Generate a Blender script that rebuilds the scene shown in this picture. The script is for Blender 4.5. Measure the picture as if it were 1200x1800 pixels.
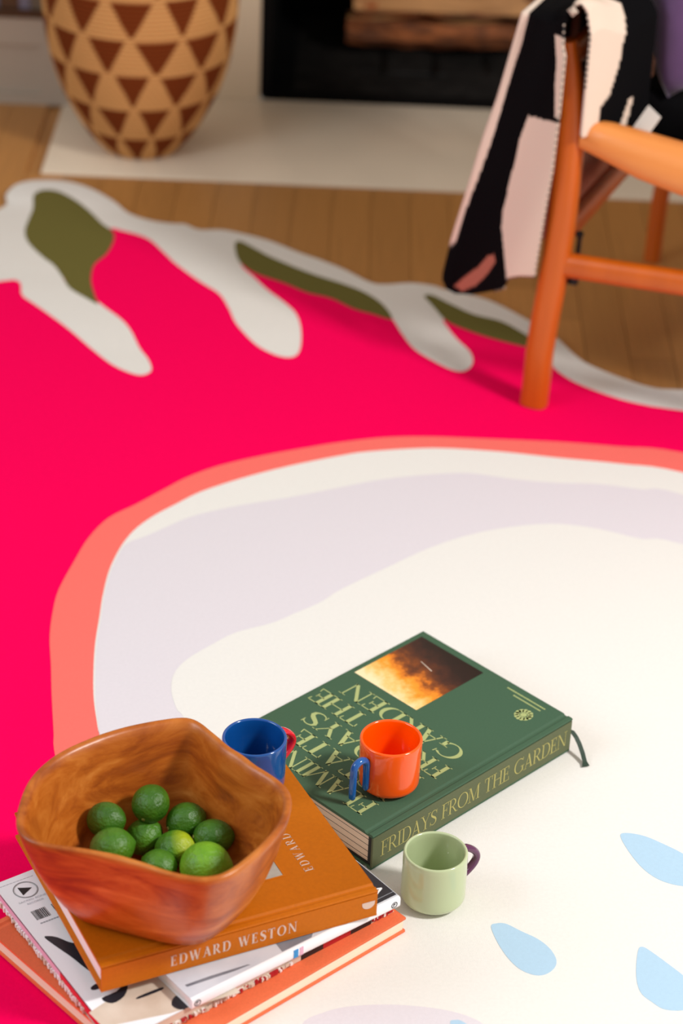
import bpy, bmesh, math, random
from mathutils import Vector, Matrix, geometry

for _o in list(bpy.data.objects):
    bpy.data.objects.remove(_o)
S = bpy.context.scene
COL = S.collection

# ------------------------------------------------------------------ camera
PITCH, ROLL, CAM_H = math.radians(30.94), math.radians(2.55), 1.4537
fw = Vector((0, math.cos(PITCH), -math.sin(PITCH)))
u0 = Vector((0, math.sin(PITCH), math.cos(PITCH)))
x0 = Vector((1, 0, 0))
cx_ = x0 * math.cos(ROLL) + u0 * math.sin(ROLL)
cu_ = -x0 * math.sin(ROLL) + u0 * math.cos(ROLL)
cam_d = bpy.data.cameras.new('camera')
cam_d.lens, cam_d.sensor_width, cam_d.sensor_fit = 85, 36, 'AUTO'
cam_d.clip_start, cam_d.clip_end = 0.05, 60
cam_d.dof.use_dof = True
cam_d.dof.focus_distance = 2.24
cam_d.dof.aperture_fstop = 4.2
cam = bpy.data.objects.new('camera', cam_d)
COL.objects.link(cam)
M3 = Matrix((cx_, cu_, -fw)).transposed()
cam.matrix_world = Matrix.Translation((0, 0, CAM_H)) @ M3.to_4x4()
S.camera = cam

# ------------------------------------------------------------------ light
S.view_settings.view_transform = 'Standard'
S.view_settings.look = 'None'
S.view_settings.gamma = 1
S.view_settings.use_curve_mapping = False
S.view_settings.exposure = 0.0
wd = bpy.data.worlds.new('room_ambience')
S.world = wd
wd.use_nodes = True
wd.node_tree.nodes['Background'].inputs[0].default_value = (1.0, 0.945, 0.875, 1)
wd.node_tree.nodes['Background'].inputs[1].default_value = 0.50


def area(name, loc, target, sx, sy, power, col, spread=180):
    d = bpy.data.lights.new(name, 'AREA')
    d.shape, d.size, d.size_y, d.energy, d.color = 'RECTANGLE', sx, sy, power, col
    d.spread = math.radians(spread)
    o = bpy.data.objects.new(name, d)
    COL.objects.link(o)
    o.location = loc
    o.rotation_euler = (Vector(target) - Vector(loc)).to_track_quat('-Z', 'Y').to_euler()
    return o


area('warm_lamp_light', (1.70, 1.28, 1.90), (0.12, 2.3, 0), 0.36, 0.36, 57, (1.0, 0.975, 0.94))
area('cool_window_light', (-1.8, 1.25, 1.4), (0.0, 1.7, 0.0), 1.0, 1.3, 22, (0.78, 0.89, 1.0))

# ------------------------------------------------------------------ helpers
def lin(h):
    h = h.lstrip('#')
    v = [int(h[i:i + 2], 16) / 255 for i in (0, 2, 4)]
    return tuple(c / 12.92 if c <= .04045 else ((c + .055) / 1.055) ** 2.4 for c in v) + (1,)


def mat(name, col, rough=.6, var=.0, vscale=40, bump=0, bscale=400, stretch=(1, 1, 1), col2=None, coat=0, spec=.5, metal=0, sheen=0, coords='Object', rnd=0, bdist=.001):
    m = bpy.data.materials.new(name)
    m.use_nodes = True
    nt = m.node_tree
    b = nt.nodes['Principled BSDF']
    c = lin(col) if isinstance(col, str) else tuple(col) + (1,)
    b.inputs['Base Color'].default_value = c
    b.inputs['Roughness'].default_value = rough
    b.inputs['Specular IOR Level'].default_value = spec
    b.inputs['Metallic'].default_value = metal
    b.inputs['Coat Weight'].default_value = coat
    b.inputs['Coat Roughness'].default_value = .08
    if sheen:
        b.inputs['Sheen Weight'].default_value = sheen
    tc = nt.nodes.new('ShaderNodeTexCoord')
    mp = nt.nodes.new('ShaderNodeMapping')
    mp.inputs['Scale'].default_value = stretch
    nt.links.new(tc.outputs[coords], mp.inputs[0])
    last = None
    if var or col2:
        n = nt.nodes.new('ShaderNodeTexNoise')
        n.inputs['Scale'].default_value = vscale
        n.inputs['Detail'].default_value = 5
        nt.links.new(mp.outputs[0], n.inputs['Vector'])
        r = nt.nodes.new('ShaderNodeValToRGB')
        r.color_ramp.elements[0].position, r.color_ramp.elements[1].position = .3, .7
        c2 = lin(col2) if col2 else tuple(min(1, x * (1 + var)) for x in c[:3]) + (1,)
        c1 = c if col2 else tuple(x * (1 - var) for x in c[:3]) + (1,)
        r.color_ramp.elements[0].color, r.color_ramp.elements[1].color = c1, c2
        nt.links.new(n.outputs['Fac'], r.inputs[0])
        last = r.outputs[0]
        nt.links.new(last, b.inputs['Base Color'])
    if rnd:
        oi = nt.nodes.new('ShaderNodeObjectInfo')
        hs = nt.nodes.new('ShaderNodeHueSaturation')
        ma = nt.nodes.new('ShaderNodeMapRange')
        ma.inputs[3].default_value, ma.inputs[4].default_value = 1 - rnd, 1 + rnd
        nt.links.new(oi.outputs['Random'], ma.inputs[0])
        nt.links.new(ma.outputs[0], hs.inputs['Value'])
        if last:
            nt.links.new(last, hs.inputs['Color'])
        else:
            hs.inputs['Color'].default_value = c
        nt.links.new(hs.outputs[0], b.inputs['Base Color'])
    if bump:
        n2 = nt.nodes.new('ShaderNodeTexNoise')
        n2.inputs['Scale'].default_value = bscale
        n2.inputs['Detail'].default_value = 3
        nt.links.new(mp.outputs[0], n2.inputs['Vector'])
        bp = nt.nodes.new('ShaderNodeBump')
        bp.inputs['Strength'].default_value = bump
        bp.inputs['Distance'].default_value = bdist
        nt.links.new(n2.outputs['Fac'], bp.inputs['Height'])
        nt.links.new(bp.outputs[0], b.inputs['Normal'])
    return m


def vcol_mat(name, rough=.8, bump=.3, bscale=900, sheen=0):
    m = mat(name, '#ffffff', rough, bump=bump, bscale=bscale, sheen=sheen, spec=.1)
    nt = m.node_tree
    a = nt.nodes.new('ShaderNodeVertexColor')
    a.layer_name = 'col'
    nt.links.new(a.outputs[0], nt.nodes['Principled BSDF'].inputs['Base Color'])
    return m


def mesh(name, vs, fs, m, parent=None, smooth=False, mats=None, mi=None):
    me = bpy.data.meshes.new(name)
    me.from_pydata([tuple(v) for v in vs], [], fs)
    for mm in (mats or [m]):
        me.materials.append(mm)
    if mi:
        me.polygons.foreach_set('material_index', mi)
    if smooth:
        me.polygons.foreach_set('use_smooth', [True] * len(me.polygons))
    me.update()
    o = bpy.data.objects.new(name, me)
    COL.objects.link(o)
    if parent:
        o.parent = parent
    return o


def fix(o, bevel=0, seg=2, autosmooth=None):
    me = o.data
    bm = bmesh.new()
    bm.from_mesh(me)
    bmesh.ops.remove_doubles(bm, verts=bm.verts, dist=1e-6)
    if bevel:
        es = [e for e in bm.edges if len(e.link_faces) == 2 and e.calc_face_angle(0) > .5]
        bmesh.ops.bevel(bm, geom=es, offset=bevel, segments=seg, profile=.5, affect='EDGES', clamp_overlap=True)
    bmesh.ops.recalc_face_normals(bm, faces=bm.faces)
    bm.to_mesh(me)
    bm.free()
    if autosmooth:
        me.polygons.foreach_set('use_smooth', [True] * len(me.polygons))
        me.set_sharp_from_angle(angle=math.radians(autosmooth))
    return o


def empty(name, loc=(0, 0, 0), rz=0):
    o = bpy.data.objects.new(name, None)
    COL.objects.link(o)
    o.location = loc
    o.rotation_euler = (0, 0, rz)
    o.empty_display_size = .02
    return o


def tag(o, label, cat, group=None, kind=None):
    if label:
        o['label'] = label
    if cat:
        o['category'] = cat
    if group:
        o['group'] = group
    if kind:
        o['kind'] = kind
    return o


BOXF = [(0, 3, 2, 1), (4, 5, 6, 7), (0, 1, 5, 4), (1, 2, 6, 5), (2, 3, 7, 6), (3, 0, 4, 7)]


def boxv(a, b):
    (xa, ya, za), (xb, yb, zb) = a, b
    return [(xa, ya, za), (xb, ya, za), (xb, yb, za), (xa, yb, za), (xa, ya, zb), (xb, ya, zb), (xb, yb, zb), (xa, yb, zb)]


def box(name, a, b, m, parent=None, bevel=0, seg=2):
    o = mesh(name, boxv(a, b), BOXF, m, parent)
    return fix(o, bevel, seg, 40 if bevel else None)


def boxes(name, lst, m, parent=None):
    vs, fs = [], []
    for a, b in lst:
        k = len(vs)
        vs += boxv(a, b)
        fs += [tuple(i + k for i in f) for f in BOXF]
    return mesh(name, vs, fs, m, parent)


def prism(name, poly, z0, z1, m, parent=None, bevel=0):
    """polygon in xy, extruded in z (concave allowed)"""
    n = len(poly)
    ar = sum(poly[i][0] * poly[(i + 1) % n][1] - poly[(i + 1) % n][0] * poly[i][1] for i in range(n))
    if ar < 0:
        poly = poly[::-1]
    tri = geometry.tessellate_polygon([[Vector((p[0], p[1], 0)) for p in poly]])
    vs = [(p[0], p[1], z0) for p in poly] + [(p[0], p[1], z1) for p in poly]
    fs = []
    for t in tri:
        a, b, c = t
        cr = (poly[b][0] - poly[a][0]) * (poly[c][1] - poly[a][1]) - (poly[b][1] - poly[a][1]) * (poly[c][0] - poly[a][0])
        if cr < 0:
            a, b, c = a, c, b
        fs.append((a + n, b + n, c + n))
        fs.append((a, c, b))
    for i in range(n):
        j = (i + 1) % n
        fs.append((i, j, j + n, i + n))
    o = mesh(name, vs, fs, m, parent)
    if bevel:
        fix(o, bevel, 2, 40)
    return o


def spline(pts, k=6):
    n = len(pts)
    out = []
    for i in range(n):
        p0, p1, p2, p3 = (Vector(pts[(i + j - 1) % n]) for j in range(4))
        for s in range(k):
            t = s / k
            out.append(tuple(.5 * ((2 * p1) + (p2 - p0) * t + (2 * p0 - 5 * p1 + 4 * p2 - p3) * t * t + (3 * p1 - p0 - 3 * p2 + p3) * t ** 3)))
    return out


def lathe(name, prof, seg, m, parent=None, fn=None):
    """prof: list of (r,z); closed at r=0 ends"""
    vs, fs = [], []
    for r, z in prof:
        for i in range(seg):
            a = 2 * math.pi * i / seg
            vs.append((r * math.cos(a), r * math.sin(a), z))
    for j in range(len(prof) - 1):
        for i in range(seg):
            k = (i + 1) % seg
            fs.append((j * seg + i, j * seg + k, (j + 1) * seg + k, (j + 1) * seg + i))
    o = mesh(name, vs, fs, m, parent, smooth=True)
    return o


def tube(name, path, rad, m, parent=None, seg=12, flat=None, side=None, ball=True):
    """swept tube; rad float or list; flat = scale across `side` vector"""
    P = [Vector(p) for p in path]
    n = len(P)
    R = rad if isinstance(rad, (list, tuple)) else [rad] * n
    vs, fs = [], []
    up = Vector(side) if side else None
    rings = []
    for i, p in enumerate(P):
        d = (P[min(i + 1, n - 1)] - P[max(i - 1, 0)]).normalized()
        if up is None:
            s = d.orthogonal().normalized()
            if rings:
                s = (rings[-1] - d * rings[-1].dot(d)).normalized()
        else:
            s = (up - d * up.dot(d)).normalized()
        rings.append(s)
        q = d.cross(s)
        for k in range(seg):
            a = 2 * math.pi * k / seg
            vs.append(p + s * (R[i] * math.cos(a) * (flat or 1)) + q * (R[i] * math.sin(a)))
    for i in range(n - 1):
        for k in range(seg):
            l = (k + 1) % seg
            fs.append((i * seg + k, i * seg + l, (i + 1) * seg + l, (i + 1) * seg + k))
    fs.append(tuple(range(seg))[::-1])
    fs.append(tuple((n - 1) * seg + k for k in range(seg)))
    o = mesh(name, vs, fs, m, parent)
    return fix(o, 0, 2, 60)


# ------------------------------------------------------------------ a small serif alphabet
def glyphs(TK, TN):
    def _d(xa, ya, xb, yb, w):
        return [(xa - w / 2, ya), (xa + w / 2, ya), (xb + w / 2, yb), (xb - w / 2, yb)]


    def _h(xa, xb, y, h=TN):
        return [(xa, y), (xb, y), (xb, y + h), (xa, y + h)]


    def _s(x, y0, y1, w=TK):
        return _d(x, y0, x, y1, w)


    def _arc(cx, cy, rx, ry, a0, a1, th=TK, tn=TN, n=26):
        out = []
        for i in range(n):
            a, b = (math.radians(a0 + (a1 - a0) * (i + k) / n) for k in (0, 1))
            out.append([(cx + rx * math.cos(a), cy + ry * math.sin(a)), (cx + rx * math.cos(b), cy + ry * math.sin(b)),
                        (cx + (rx - th) * math.cos(b), cy + (ry - tn) * math.sin(b)), (cx + (rx - th) * math.cos(a), cy + (ry - tn) * math.sin(a))])
        return out


    def _ss():
        pts = [(.56, .80, .03), (.53, .90, .05), (.42, .97, .06), (.30, .98, .06), (.17, .92, .09), (.11, .79, .14), (.16, .66, .17), (.30, .55, .19), (.45, .44, .19), (.54, .31, .16), (.52, .15, .12), (.42, .05, .07), (.28, .02, .06), (.14, .07, .05), (.07, .2, .03)]
        out = []
        L, R_ = [], []
        for i, (x, y, w) in enumerate(pts):
            a, b = pts[max(i - 1, 0)], pts[min(i + 1, len(pts) - 1)]
            dx, dy = b[0] - a[0], b[1] - a[1]
            l = math.hypot(dx, dy)
            w *= TK / .15
            L.append((x - dy / l * w / 2, y + dx / l * w / 2))
            R_.append((x + dy / l * w / 2, y - dx / l * w / 2))
        for i in range(len(pts) - 1):
            out.append([L[i], R_[i], R_[i + 1], L[i + 1]])
        return out + [_d(.575, .72, .575, .99, .035), _d(.055, .01, .055, .28, .035)]


    return {
        'A': (.84, [_d(.12, 0, .43, 1, TN * 1.2), _d(.40, 1, .70, 0, TK * 1.1), _h(.21, .6, .3), _h(-.02, .26, 0, .035), _h(.55, .88, 0, .035)]),
        'D': (.86, [_s(.16, 0, 1), _h(0, .42, 0), _h(0, .42, 1 - TN)] + _arc(.40, .5, .42, .5, -90, 90)),
        'E': (.68, [_s(.16, 0, 1), _h(0, .58, 0), _h(0, .56, 1 - TN), _h(.16, .46, .49), _d(.60, 0, .56, .26, .04), _d(.56, 1, .54, .78, .04), _d(.46, .38, .46, .64, .04)]),
        'F': (.62, [_s(.16, 0, 1), _h(0, .32, 0, .035), _h(0, .58, 1 - TN), _h(.16, .45, .49), _d(.58, 1, .55, .76, .04), _d(.45, .38, .45, .64, .04)]),
        'G': (.95, _arc(.48, .5, .46, .51, 48, 318) + [_s(.80, .08, .42), _h(.62, .94, .4, .04), _d(.80, .78, .83, 1, .04)]),
        'H': (.92, [_s(.16, 0, 1), _s(.74, 0, 1), _h(.16, .74, .49), _h(0, .32, 0, .035), _h(0, .32, .965, .035), _h(.58, .9, 0, .035), _h(.58, .9, .965, .035)]),
        'I': (.36, [_s(.16, 0, 1), _h(0, .32, 0, .035), _h(0, .32, .965, .035)]),
        'L': (.64, [_s(.16, 0, 1), _h(0, .32, .965, .035), _h(0, .56, 0), _d(.60, 0, .56, .3, .04)]),
        'M': (1.06, [_s(.13, 0, 1, TN), _d(.16, 1, .52, 0, TK), _d(.50, 0, .86, 1, TN), _s(.88, 0, 1), _h(0, .26, 0, .035), _h(-.02, .2, .965, .035), _h(.72, 1.04, 0, .035), _h(.86, 1.04, .965, .035)]),
        'N': (.92, [_s(.13, 0, 1, TN), _d(.14, 1, .76, 0, TK), _s(.78, 0, 1, TN), _h(0, .26, 0, .035), _h(-.04, .18, .965, .035), _h(.64, .92, .965, .035)]),
        'O': (.98, _arc(.48, .5, .47, .51, 0, 360)),
        'R': (.82, [_s(.16, 0, 1), _h(0, .38, 1 - TN), _h(.16, .38, .46), _h(0, .32, 0, .035), _d(.36, .48, .70, 0, TK), _h(.62, .84, 0, .035)] + _arc(.36, .73, .29, .27, -90, 90)),
        'S': (.64, _ss()),
        'T': (.78, [_s(.37, 0, 1), _h(0, .74, 1 - TN), _h(.21, .53, 0, .035), _d(.02, 1, .05, .74, .04), _d(.72, 1, .69, .74, .04)]),
        'W': (1.18, [_d(.10, 1, .36, 0, TK), _d(.34, 0, .58, 1, TN), _d(.54, 1, .80, 0, TK), _d(.80, 0, 1.04, 1, TN), _h(-.04, .24, .965, .035), _h(.42, .68, .965, .035), _h(.94, 1.16, .965, .035)]),
        'Y': (.80, [_d(.10, 1, .40, .44, TK), _d(.72, 1, .40, .44, TN), _s(.40, 0, .46), _h(-.04, .26, .965, .035), _h(.60, .84, .965, .035), _h(.24, .56, 0, .035)]),
        ' ': (.42, []),
    }


GLY = glyphs(.15, .05)
GLYL = glyphs(.105, .04)
GLYB = glyphs(.2, .065)


def lettering(name, txt, h, origin, dx, dy, m, parent, width=None, track=.04, lift=.0002, stretch=False, gly=None):
    """serif capitals as thin raised print; origin = baseline start"""
    o, dx, dy = Vector(origin), Vector(dx), Vector(dy)
    nz = dx.cross(dy)
    GL = gly or GLY
    tot = sum(GL[c][0] for c in txt) * h
    sx = 1
    if stretch:
        tr = track * h
        sx = (width - tr * (len(txt) - 1)) / tot
    elif width:
        tr = (width - tot) / max(1, len(txt) - 1)
    else:
        tr = track * h
    vs, fs = [], []
    x = 0
    for c in txt:
        w, polys = GL[c]
        for p in polys:
            a = sum(p[i][0] * p[(i + 1) % len(p)][1] - p[(i + 1) % len(p)][0] * p[i][1] for i in range(len(p)))
            if a < 0:
                p = p[::-1]
            k = len(vs)
            vs += [o + dx * (x + q[0] * h * sx) + dy * (q[1] * h) + nz * lift for q in p]
            fs.append(tuple(range(k, k + len(p))))
        x += w * h * sx + tr
    return mesh(name, vs, fs, m, parent)


def sans(name, txt, h, origin, dx, dy, m, parent, lift=.0002, width=None):
    cu = bpy.data.curves.new(name, 'FONT')
    cu.body = txt
    cu.size = 1
    t = bpy.data.objects.new(name, cu)
    COL.objects.link(t)
    dg = bpy.context.evaluated_depsgraph_get()
    me = bpy.data.meshes.new_from_object(t.evaluated_get(dg))
    bpy.data.objects.remove(t)
    bpy.data.curves.remove(cu)
    o, dx, dy = Vector(origin), Vector(dx), Vector(dy)
    nz = dx.cross(dy)
    sx = sy = h / .7
    if width:
        sx = width / max(.01, max(v.co.x for v in me.vertices))
    for v in me.vertices:
        v.co = o + dx * (v.co.x * sx) + dy * (v.co.y * sy) + nz * lift
    me.materials.clear()
    me.materials.append(m)
    ob = bpy.data.objects.new(name, me)
    COL.objects.link(ob)
    ob.parent = parent
    return ob


def inside(p, poly):
    c = False
    n = len(poly)
    for i in range(n):
        a, b = poly[i], poly[i - 1]
        if (a[1] > p[1]) != (b[1] > p[1]) and p[0] < (b[0] - a[0]) * (p[1] - a[1]) / (b[1] - a[1]) + a[0]:
            c = not c
    return c


def setcol(o, cols):
    at = o.data.color_attributes.new('col', 'FLOAT_COLOR', 'POINT')
    flat = []
    for c in cols:
        flat += list(c)
    at.data.foreach_set('color', flat)


# ---- outlines of the rug motifs on the floor plan (metres) and the bowl rim (degrees, radius)
RUG_EDGE = [(-0.514, 3.223), (-0.513, 3.275), (-0.502, 3.314), (-0.475, 3.332), (-0.432, 3.333), (-0.392, 3.31), (-0.354, 3.268), (-0.329, 3.229), (-0.298, 3.207),
    (-0.264, 3.198), (-0.244, 3.198), (-0.222, 3.181), (-0.19, 3.184), (-0.16, 3.174), (-0.119, 3.153), (-0.077, 3.119), (-0.044, 3.096), (-0.011, 3.069), (0.025, 3.032),
    (0.046, 3.027), (0.081, 3.035), (0.112, 3.03), (0.129, 3.019), (0.166, 3.004), (0.197, 2.984), (0.241, 2.934), (0.273, 2.891), (0.295, 2.843), (0.314, 2.813), (0.352,
    2.781), (0.391, 2.757), (0.431, 2.754), (0.6, 2.76), (0.85, 2.7), (1.1, 2.5), (1.28, 2.2), (1.34, 1.8), (1.27, 1.3), (1.05, 0.85), (0.6, 0.55), (0.1, 0.45), (-0.4, 0.52),
    (-0.78, 0.85), (-0.98, 1.4), (-1.0, 2.0), (-0.9, 2.55), (-0.78, 2.9), (-0.62, 3.12)]
PINK = [(-0.479, 2.982), (-0.442, 2.938), (-0.411, 2.901), (-0.37, 2.848), (-0.33, 2.789), (-0.3, 2.75), (-0.272, 2.729), (-0.258, 2.729), (-0.251, 2.744), (-0.258,
    2.772), (-0.272, 2.803), (-0.288, 2.851), (-0.304, 2.883), (-0.328, 2.915), (-0.346, 2.939), (-0.386, 2.979), (-0.4, 3.032), (-0.383, 3.09), (-0.374, 3.149), (-0.348,
    3.171), (-0.331, 3.165), (-0.305, 3.152), (-0.287, 3.135), (-0.268, 3.102), (-0.245, 3.061), (-0.209, 3.01), (-0.18, 2.974), (-0.164, 2.931), (-0.154, 2.894), (-0.142,
    2.865), (-0.121, 2.826), (-0.098, 2.802), (-0.079, 2.794), (-0.067, 2.803), (-0.063, 2.832), (-0.065, 2.881), (-0.073, 2.923), (-0.09, 2.956), (-0.115, 2.993), (-0.136,
    3.032), (-0.154, 3.065), (-0.151, 3.086), (-0.11, 3.063), (-0.061, 3.031), (-0.014, 3.003), (0.026, 2.977), (0.049, 2.935), (0.058, 2.916), (0.069, 2.879), (0.085,
    2.836), (0.11, 2.803), (0.137, 2.778), (0.153, 2.78), (0.162, 2.803), (0.159, 2.834), (0.143, 2.868), (0.131, 2.901), (0.126, 2.926), (0.149, 2.928), (0.194, 2.907),
    (0.232, 2.885), (0.249, 2.85), (0.263, 2.813), (0.272, 2.788), (0.294, 2.759), (0.328, 2.732), (0.367, 2.711), (0.425, 2.696), (0.62, 2.66), (0.82, 2.6), (1.03, 2.42),
    (1.19, 2.15), (1.25, 1.8), (1.18, 1.35), (0.98, 0.95), (0.56, 0.65), (0.1, 0.55), (-0.36, 0.62), (-0.7, 0.92), (-0.88, 1.42), (-0.9, 2.0), (-0.8, 2.5), (-0.68, 2.78)]
LEAVES = [[(-0.472, 3.275), (-0.462, 3.295), (-0.44, 3.294), (-0.412, 3.267), (-0.387, 3.231), (-0.362, 3.186), (-0.346, 3.164), (-0.34, 3.141), (-0.341, 3.11), (-0.346,
    3.081), (-0.357, 3.052), (-0.359, 3.027), (-0.356, 2.991), (-0.346, 2.948), (-0.34, 2.926), (-0.358, 2.943), (-0.383, 2.971), (-0.397, 3.005), (-0.413, 3.04), (-0.432,
    3.066), (-0.458, 3.111), (-0.468, 3.149), (-0.468, 3.188), (-0.467, 3.229)], [(-0.168, 3.132), (-0.166, 3.144), (-0.159, 3.145), (-0.137, 3.122), (-0.116, 3.099),
    (-0.075, 3.064), (-0.046, 3.043), (-0.014, 3.023), (0.017, 2.999), (0.043, 2.963), (0.056, 2.919), (0.03, 2.932), (0.005, 2.945), (-0.028, 2.975), (-0.06, 2.989),
    (-0.092, 3.015), (-0.133, 3.042), (-0.152, 3.066), (-0.162, 3.091)], [(0.1, 2.995), (0.111, 2.998), (0.132, 2.977), (0.166, 2.945), (0.203, 2.927), (0.231, 2.895),
    (0.245, 2.873), (0.251, 2.849), (0.232, 2.855), (0.193, 2.873), (0.161, 2.893), (0.131, 2.919), (0.115, 2.956), (0.107, 2.976)]]
CORAL = [(-0.271, 1.915), (-0.278, 1.957), (-0.288, 2.021), (-0.295, 2.071), (-0.303, 2.124), (-0.306, 2.173), (-0.305, 2.218), (-0.295, 2.278), (-0.285, 2.327), (-0.267,
    2.373), (-0.238, 2.407), (-0.208, 2.445), (-0.184, 2.474), (-0.149, 2.504), (-0.099, 2.533), (-0.045, 2.558), (-0.007, 2.574), (0.05, 2.592), (0.108, 2.599), (0.185,
    2.6), (0.262, 2.6), (0.338, 2.595), (0.414, 2.587), (0.62, 2.51), (0.84, 2.38), (1.0, 2.1), (1.05, 1.75), (0.97, 1.35), (0.75, 1.05), (0.4, 0.88), (0.05, 0.95), (-0.02,
    1.18), (-0.09, 1.42), (-0.165, 1.6), (-0.235, 1.78)]
RING = [(-0.23, 1.947), (-0.234, 1.963), (-0.244, 2.014), (-0.25, 2.064), (-0.254, 2.117), (-0.255, 2.166), (-0.256, 2.205), (-0.255, 2.252), (-0.251, 2.288), (-0.244,
    2.322), (-0.233, 2.353), (-0.215, 2.383), (-0.192, 2.411), (-0.168, 2.439), (-0.136, 2.465), (-0.103, 2.488), (-0.07, 2.508), (-0.044, 2.522), (-0.003, 2.542), (0.031,
    2.555), (0.107, 2.57), (0.184, 2.569), (0.259, 2.56), (0.335, 2.552), (0.41, 2.537), (0.58, 2.45), (0.78, 2.32), (0.93, 2.06), (0.98, 1.75), (0.9, 1.38), (0.7, 1.11),
    (0.4, 0.95), (0.1, 1.02), (0.05, 1.22), (-0.04, 1.42), (-0.12, 1.6), (-0.195, 1.79)]
LAVENDER = [(-0.228, 1.947), (-0.233, 1.963), (-0.242, 2.014), (-0.248, 2.065), (-0.252, 2.117), (-0.253, 2.166), (-0.254, 2.205), (-0.253, 2.252), (-0.249, 2.285),
    (-0.241, 2.318), (-0.221, 2.336), (-0.204, 2.353), (-0.173, 2.383), (-0.126, 2.41), (-0.061, 2.437), (0.005, 2.469), (0.049, 2.489), (0.1, 2.504), (0.151, 2.512), (0.202,
    2.503), (0.253, 2.498), (0.304, 2.5), (0.354, 2.492), (0.404, 2.484), (0.6, 2.36), (0.74, 2.2), (0.76, 1.95), (0.6, 1.7), (0.3, 1.62), (0.05, 1.68), (-0.08, 1.72),
    (-0.17, 1.8)]
INNER = [(-0.144, 1.963), (-0.159, 2.005), (-0.167, 2.038), (-0.166, 2.068), (-0.154, 2.095), (-0.131, 2.123), (-0.107, 2.148), (-0.07, 2.169), (-0.046, 2.19), (-0.02,
    2.213), (0.004, 2.243), (0.051, 2.289), (0.099, 2.335), (0.148, 2.37), (0.198, 2.392), (0.248, 2.403), (0.297, 2.396), (0.345, 2.378), (0.393, 2.37), (0.6, 2.26), (0.74,
    2.2), (0.82, 1.98), (0.8, 1.6), (0.68, 1.3), (0.42, 1.1), (0.15, 1.12), (0.04, 1.28), (-0.055, 1.5), (-0.1, 1.72)]
DROPS = [[(0.28, 1.828), (0.285, 1.834), (0.302, 1.831), (0.32, 1.82), (0.338, 1.806), (0.351, 1.79), (0.355, 1.773), (0.345, 1.761), (0.33, 1.759), (0.312, 1.766),
    (0.298, 1.781), (0.287, 1.804)], [(0.152, 1.689), (0.157, 1.694), (0.166, 1.694), (0.179, 1.685), (0.194, 1.675), (0.204, 1.663), (0.209, 1.649), (0.207, 1.638), (0.199,
    1.629), (0.189, 1.627), (0.177, 1.633), (0.167, 1.646), (0.158, 1.666)], [(0.283, 1.664), (0.288, 1.671), (0.298, 1.662), (0.312, 1.646), (0.321, 1.635), (0.332, 1.618),
    (0.331, 1.602), (0.319, 1.591), (0.301, 1.59), (0.29, 1.599), (0.281, 1.611), (0.279, 1.633)], [(0.113, 1.561), (0.118, 1.565), (0.123, 1.564), (0.132, 1.556), (0.141,
    1.545), (0.146, 1.531), (0.141, 1.521), (0.131, 1.523), (0.121, 1.537)]]
PATCH = [(-0.015, 1.55), (0.005, 1.568), (0.029, 1.577), (0.063, 1.581), (0.098, 1.579), (0.123, 1.573), (0.142, 1.561), (0.156, 1.535), (0.15, 1.494), (0.116, 1.466),
    (0.064, 1.456), (0.017, 1.473), (-0.013, 1.504)]
RIM = [(-172.6, 0.1145), (-159.9, 0.1211), (-153.8, 0.1246), (-148.1, 0.1245), (-142.6, 0.119), (-132.7, 0.1042), (-123.0, 0.0949), (-108.1, 0.0897), (-92.4, 0.0938),
    (-79.1, 0.1062), (-69.4, 0.1168), (-63.3, 0.1221), (-57.4, 0.1226), (-48.1, 0.1182), (-38.7, 0.115), (-27.7, 0.1134), (-11.2, 0.1146), (2.1, 0.1138), (10.1, 0.1109),
    (17.7, 0.1039), (30.2, 0.0938), (53.5, 0.0921), (69.9, 0.1041), (77.6, 0.1149), (82.1, 0.1161), (88.9, 0.1106), (102.3, 0.1042), (117.1, 0.101), (133.4, 0.1005), (146.8,
    0.1038), (159.3, 0.1072), (172.4, 0.1108)]

# ------------------------------------------------------------------ materials
M = {}
M['oak'] = mat('oak_floor', '#b67f44', .42, var=.16, vscale=3, stretch=(14, 1.2, 4), bump=.08, bscale=30, rnd=.10, coords='Object')
M['stone'] = mat('hearth_stone', '#ecdac2', .32, var=.07, vscale=4, bump=.03, bscale=60)
M['plaster'] = mat('wall_paint', '#d8c6ac', .6, var=.02, vscale=6, bump=.05, bscale=90)
M['soot'] = mat('firebox_soot', '#080707', .8, spec=.1, var=.5, vscale=14, bump=.4, bscale=40, bdist=.004)
M['ash'] = mat('ash', '#1c1917', .95, spec=.1, var=.4, vscale=30, bump=.6, bscale=60, bdist=.004)
M['iron'] = mat('grate_iron', '#141312', .55, metal=.6)
M['bark'] = mat('bark', '#a05a2c', .85, col2='#3a1d0c', vscale=22, stretch=(1, 2, 2), bump=.8, bscale=50, bdist=.006)
M['splitwood'] = mat('split_wood', '#c79058', .7, col2='#9a6a3c', vscale=9, stretch=(1, 6, 6), bump=.4, bscale=40, bdist=.003)
M['shelfpaint'] = mat('shelf_paint', '#b3a595', .5, var=.02, vscale=5)
M['shelfwood'] = mat('shelf_wood', '#4a2c14', .5, var=.2, vscale=6, stretch=(1, 8, 8))
M['basket'] = vcol_mat('basket_coil', .75, .35, 700)
pile = dict(rough=.95, bump=.55, bscale=1500, spec=.04, bdist=.0006)
M['cream_pile'] = mat('rug_cream', '#eae7e2', var=.02, vscale=300, **pile)
M['pink_pile'] = mat('rug_pink', (.96, .0003, .095), var=.03, vscale=300, **pile)
M['coral_pile'] = mat('rug_coral', '#f8736a', var=.02, vscale=300, **pile)
M['lav_pile'] = mat('rug_lavender', '#e0d9df', var=.02, vscale=300, **pile)
M['olive_pile'] = mat('rug_olive', '#6b6434', var=.05, vscale=300, **pile)
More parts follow.
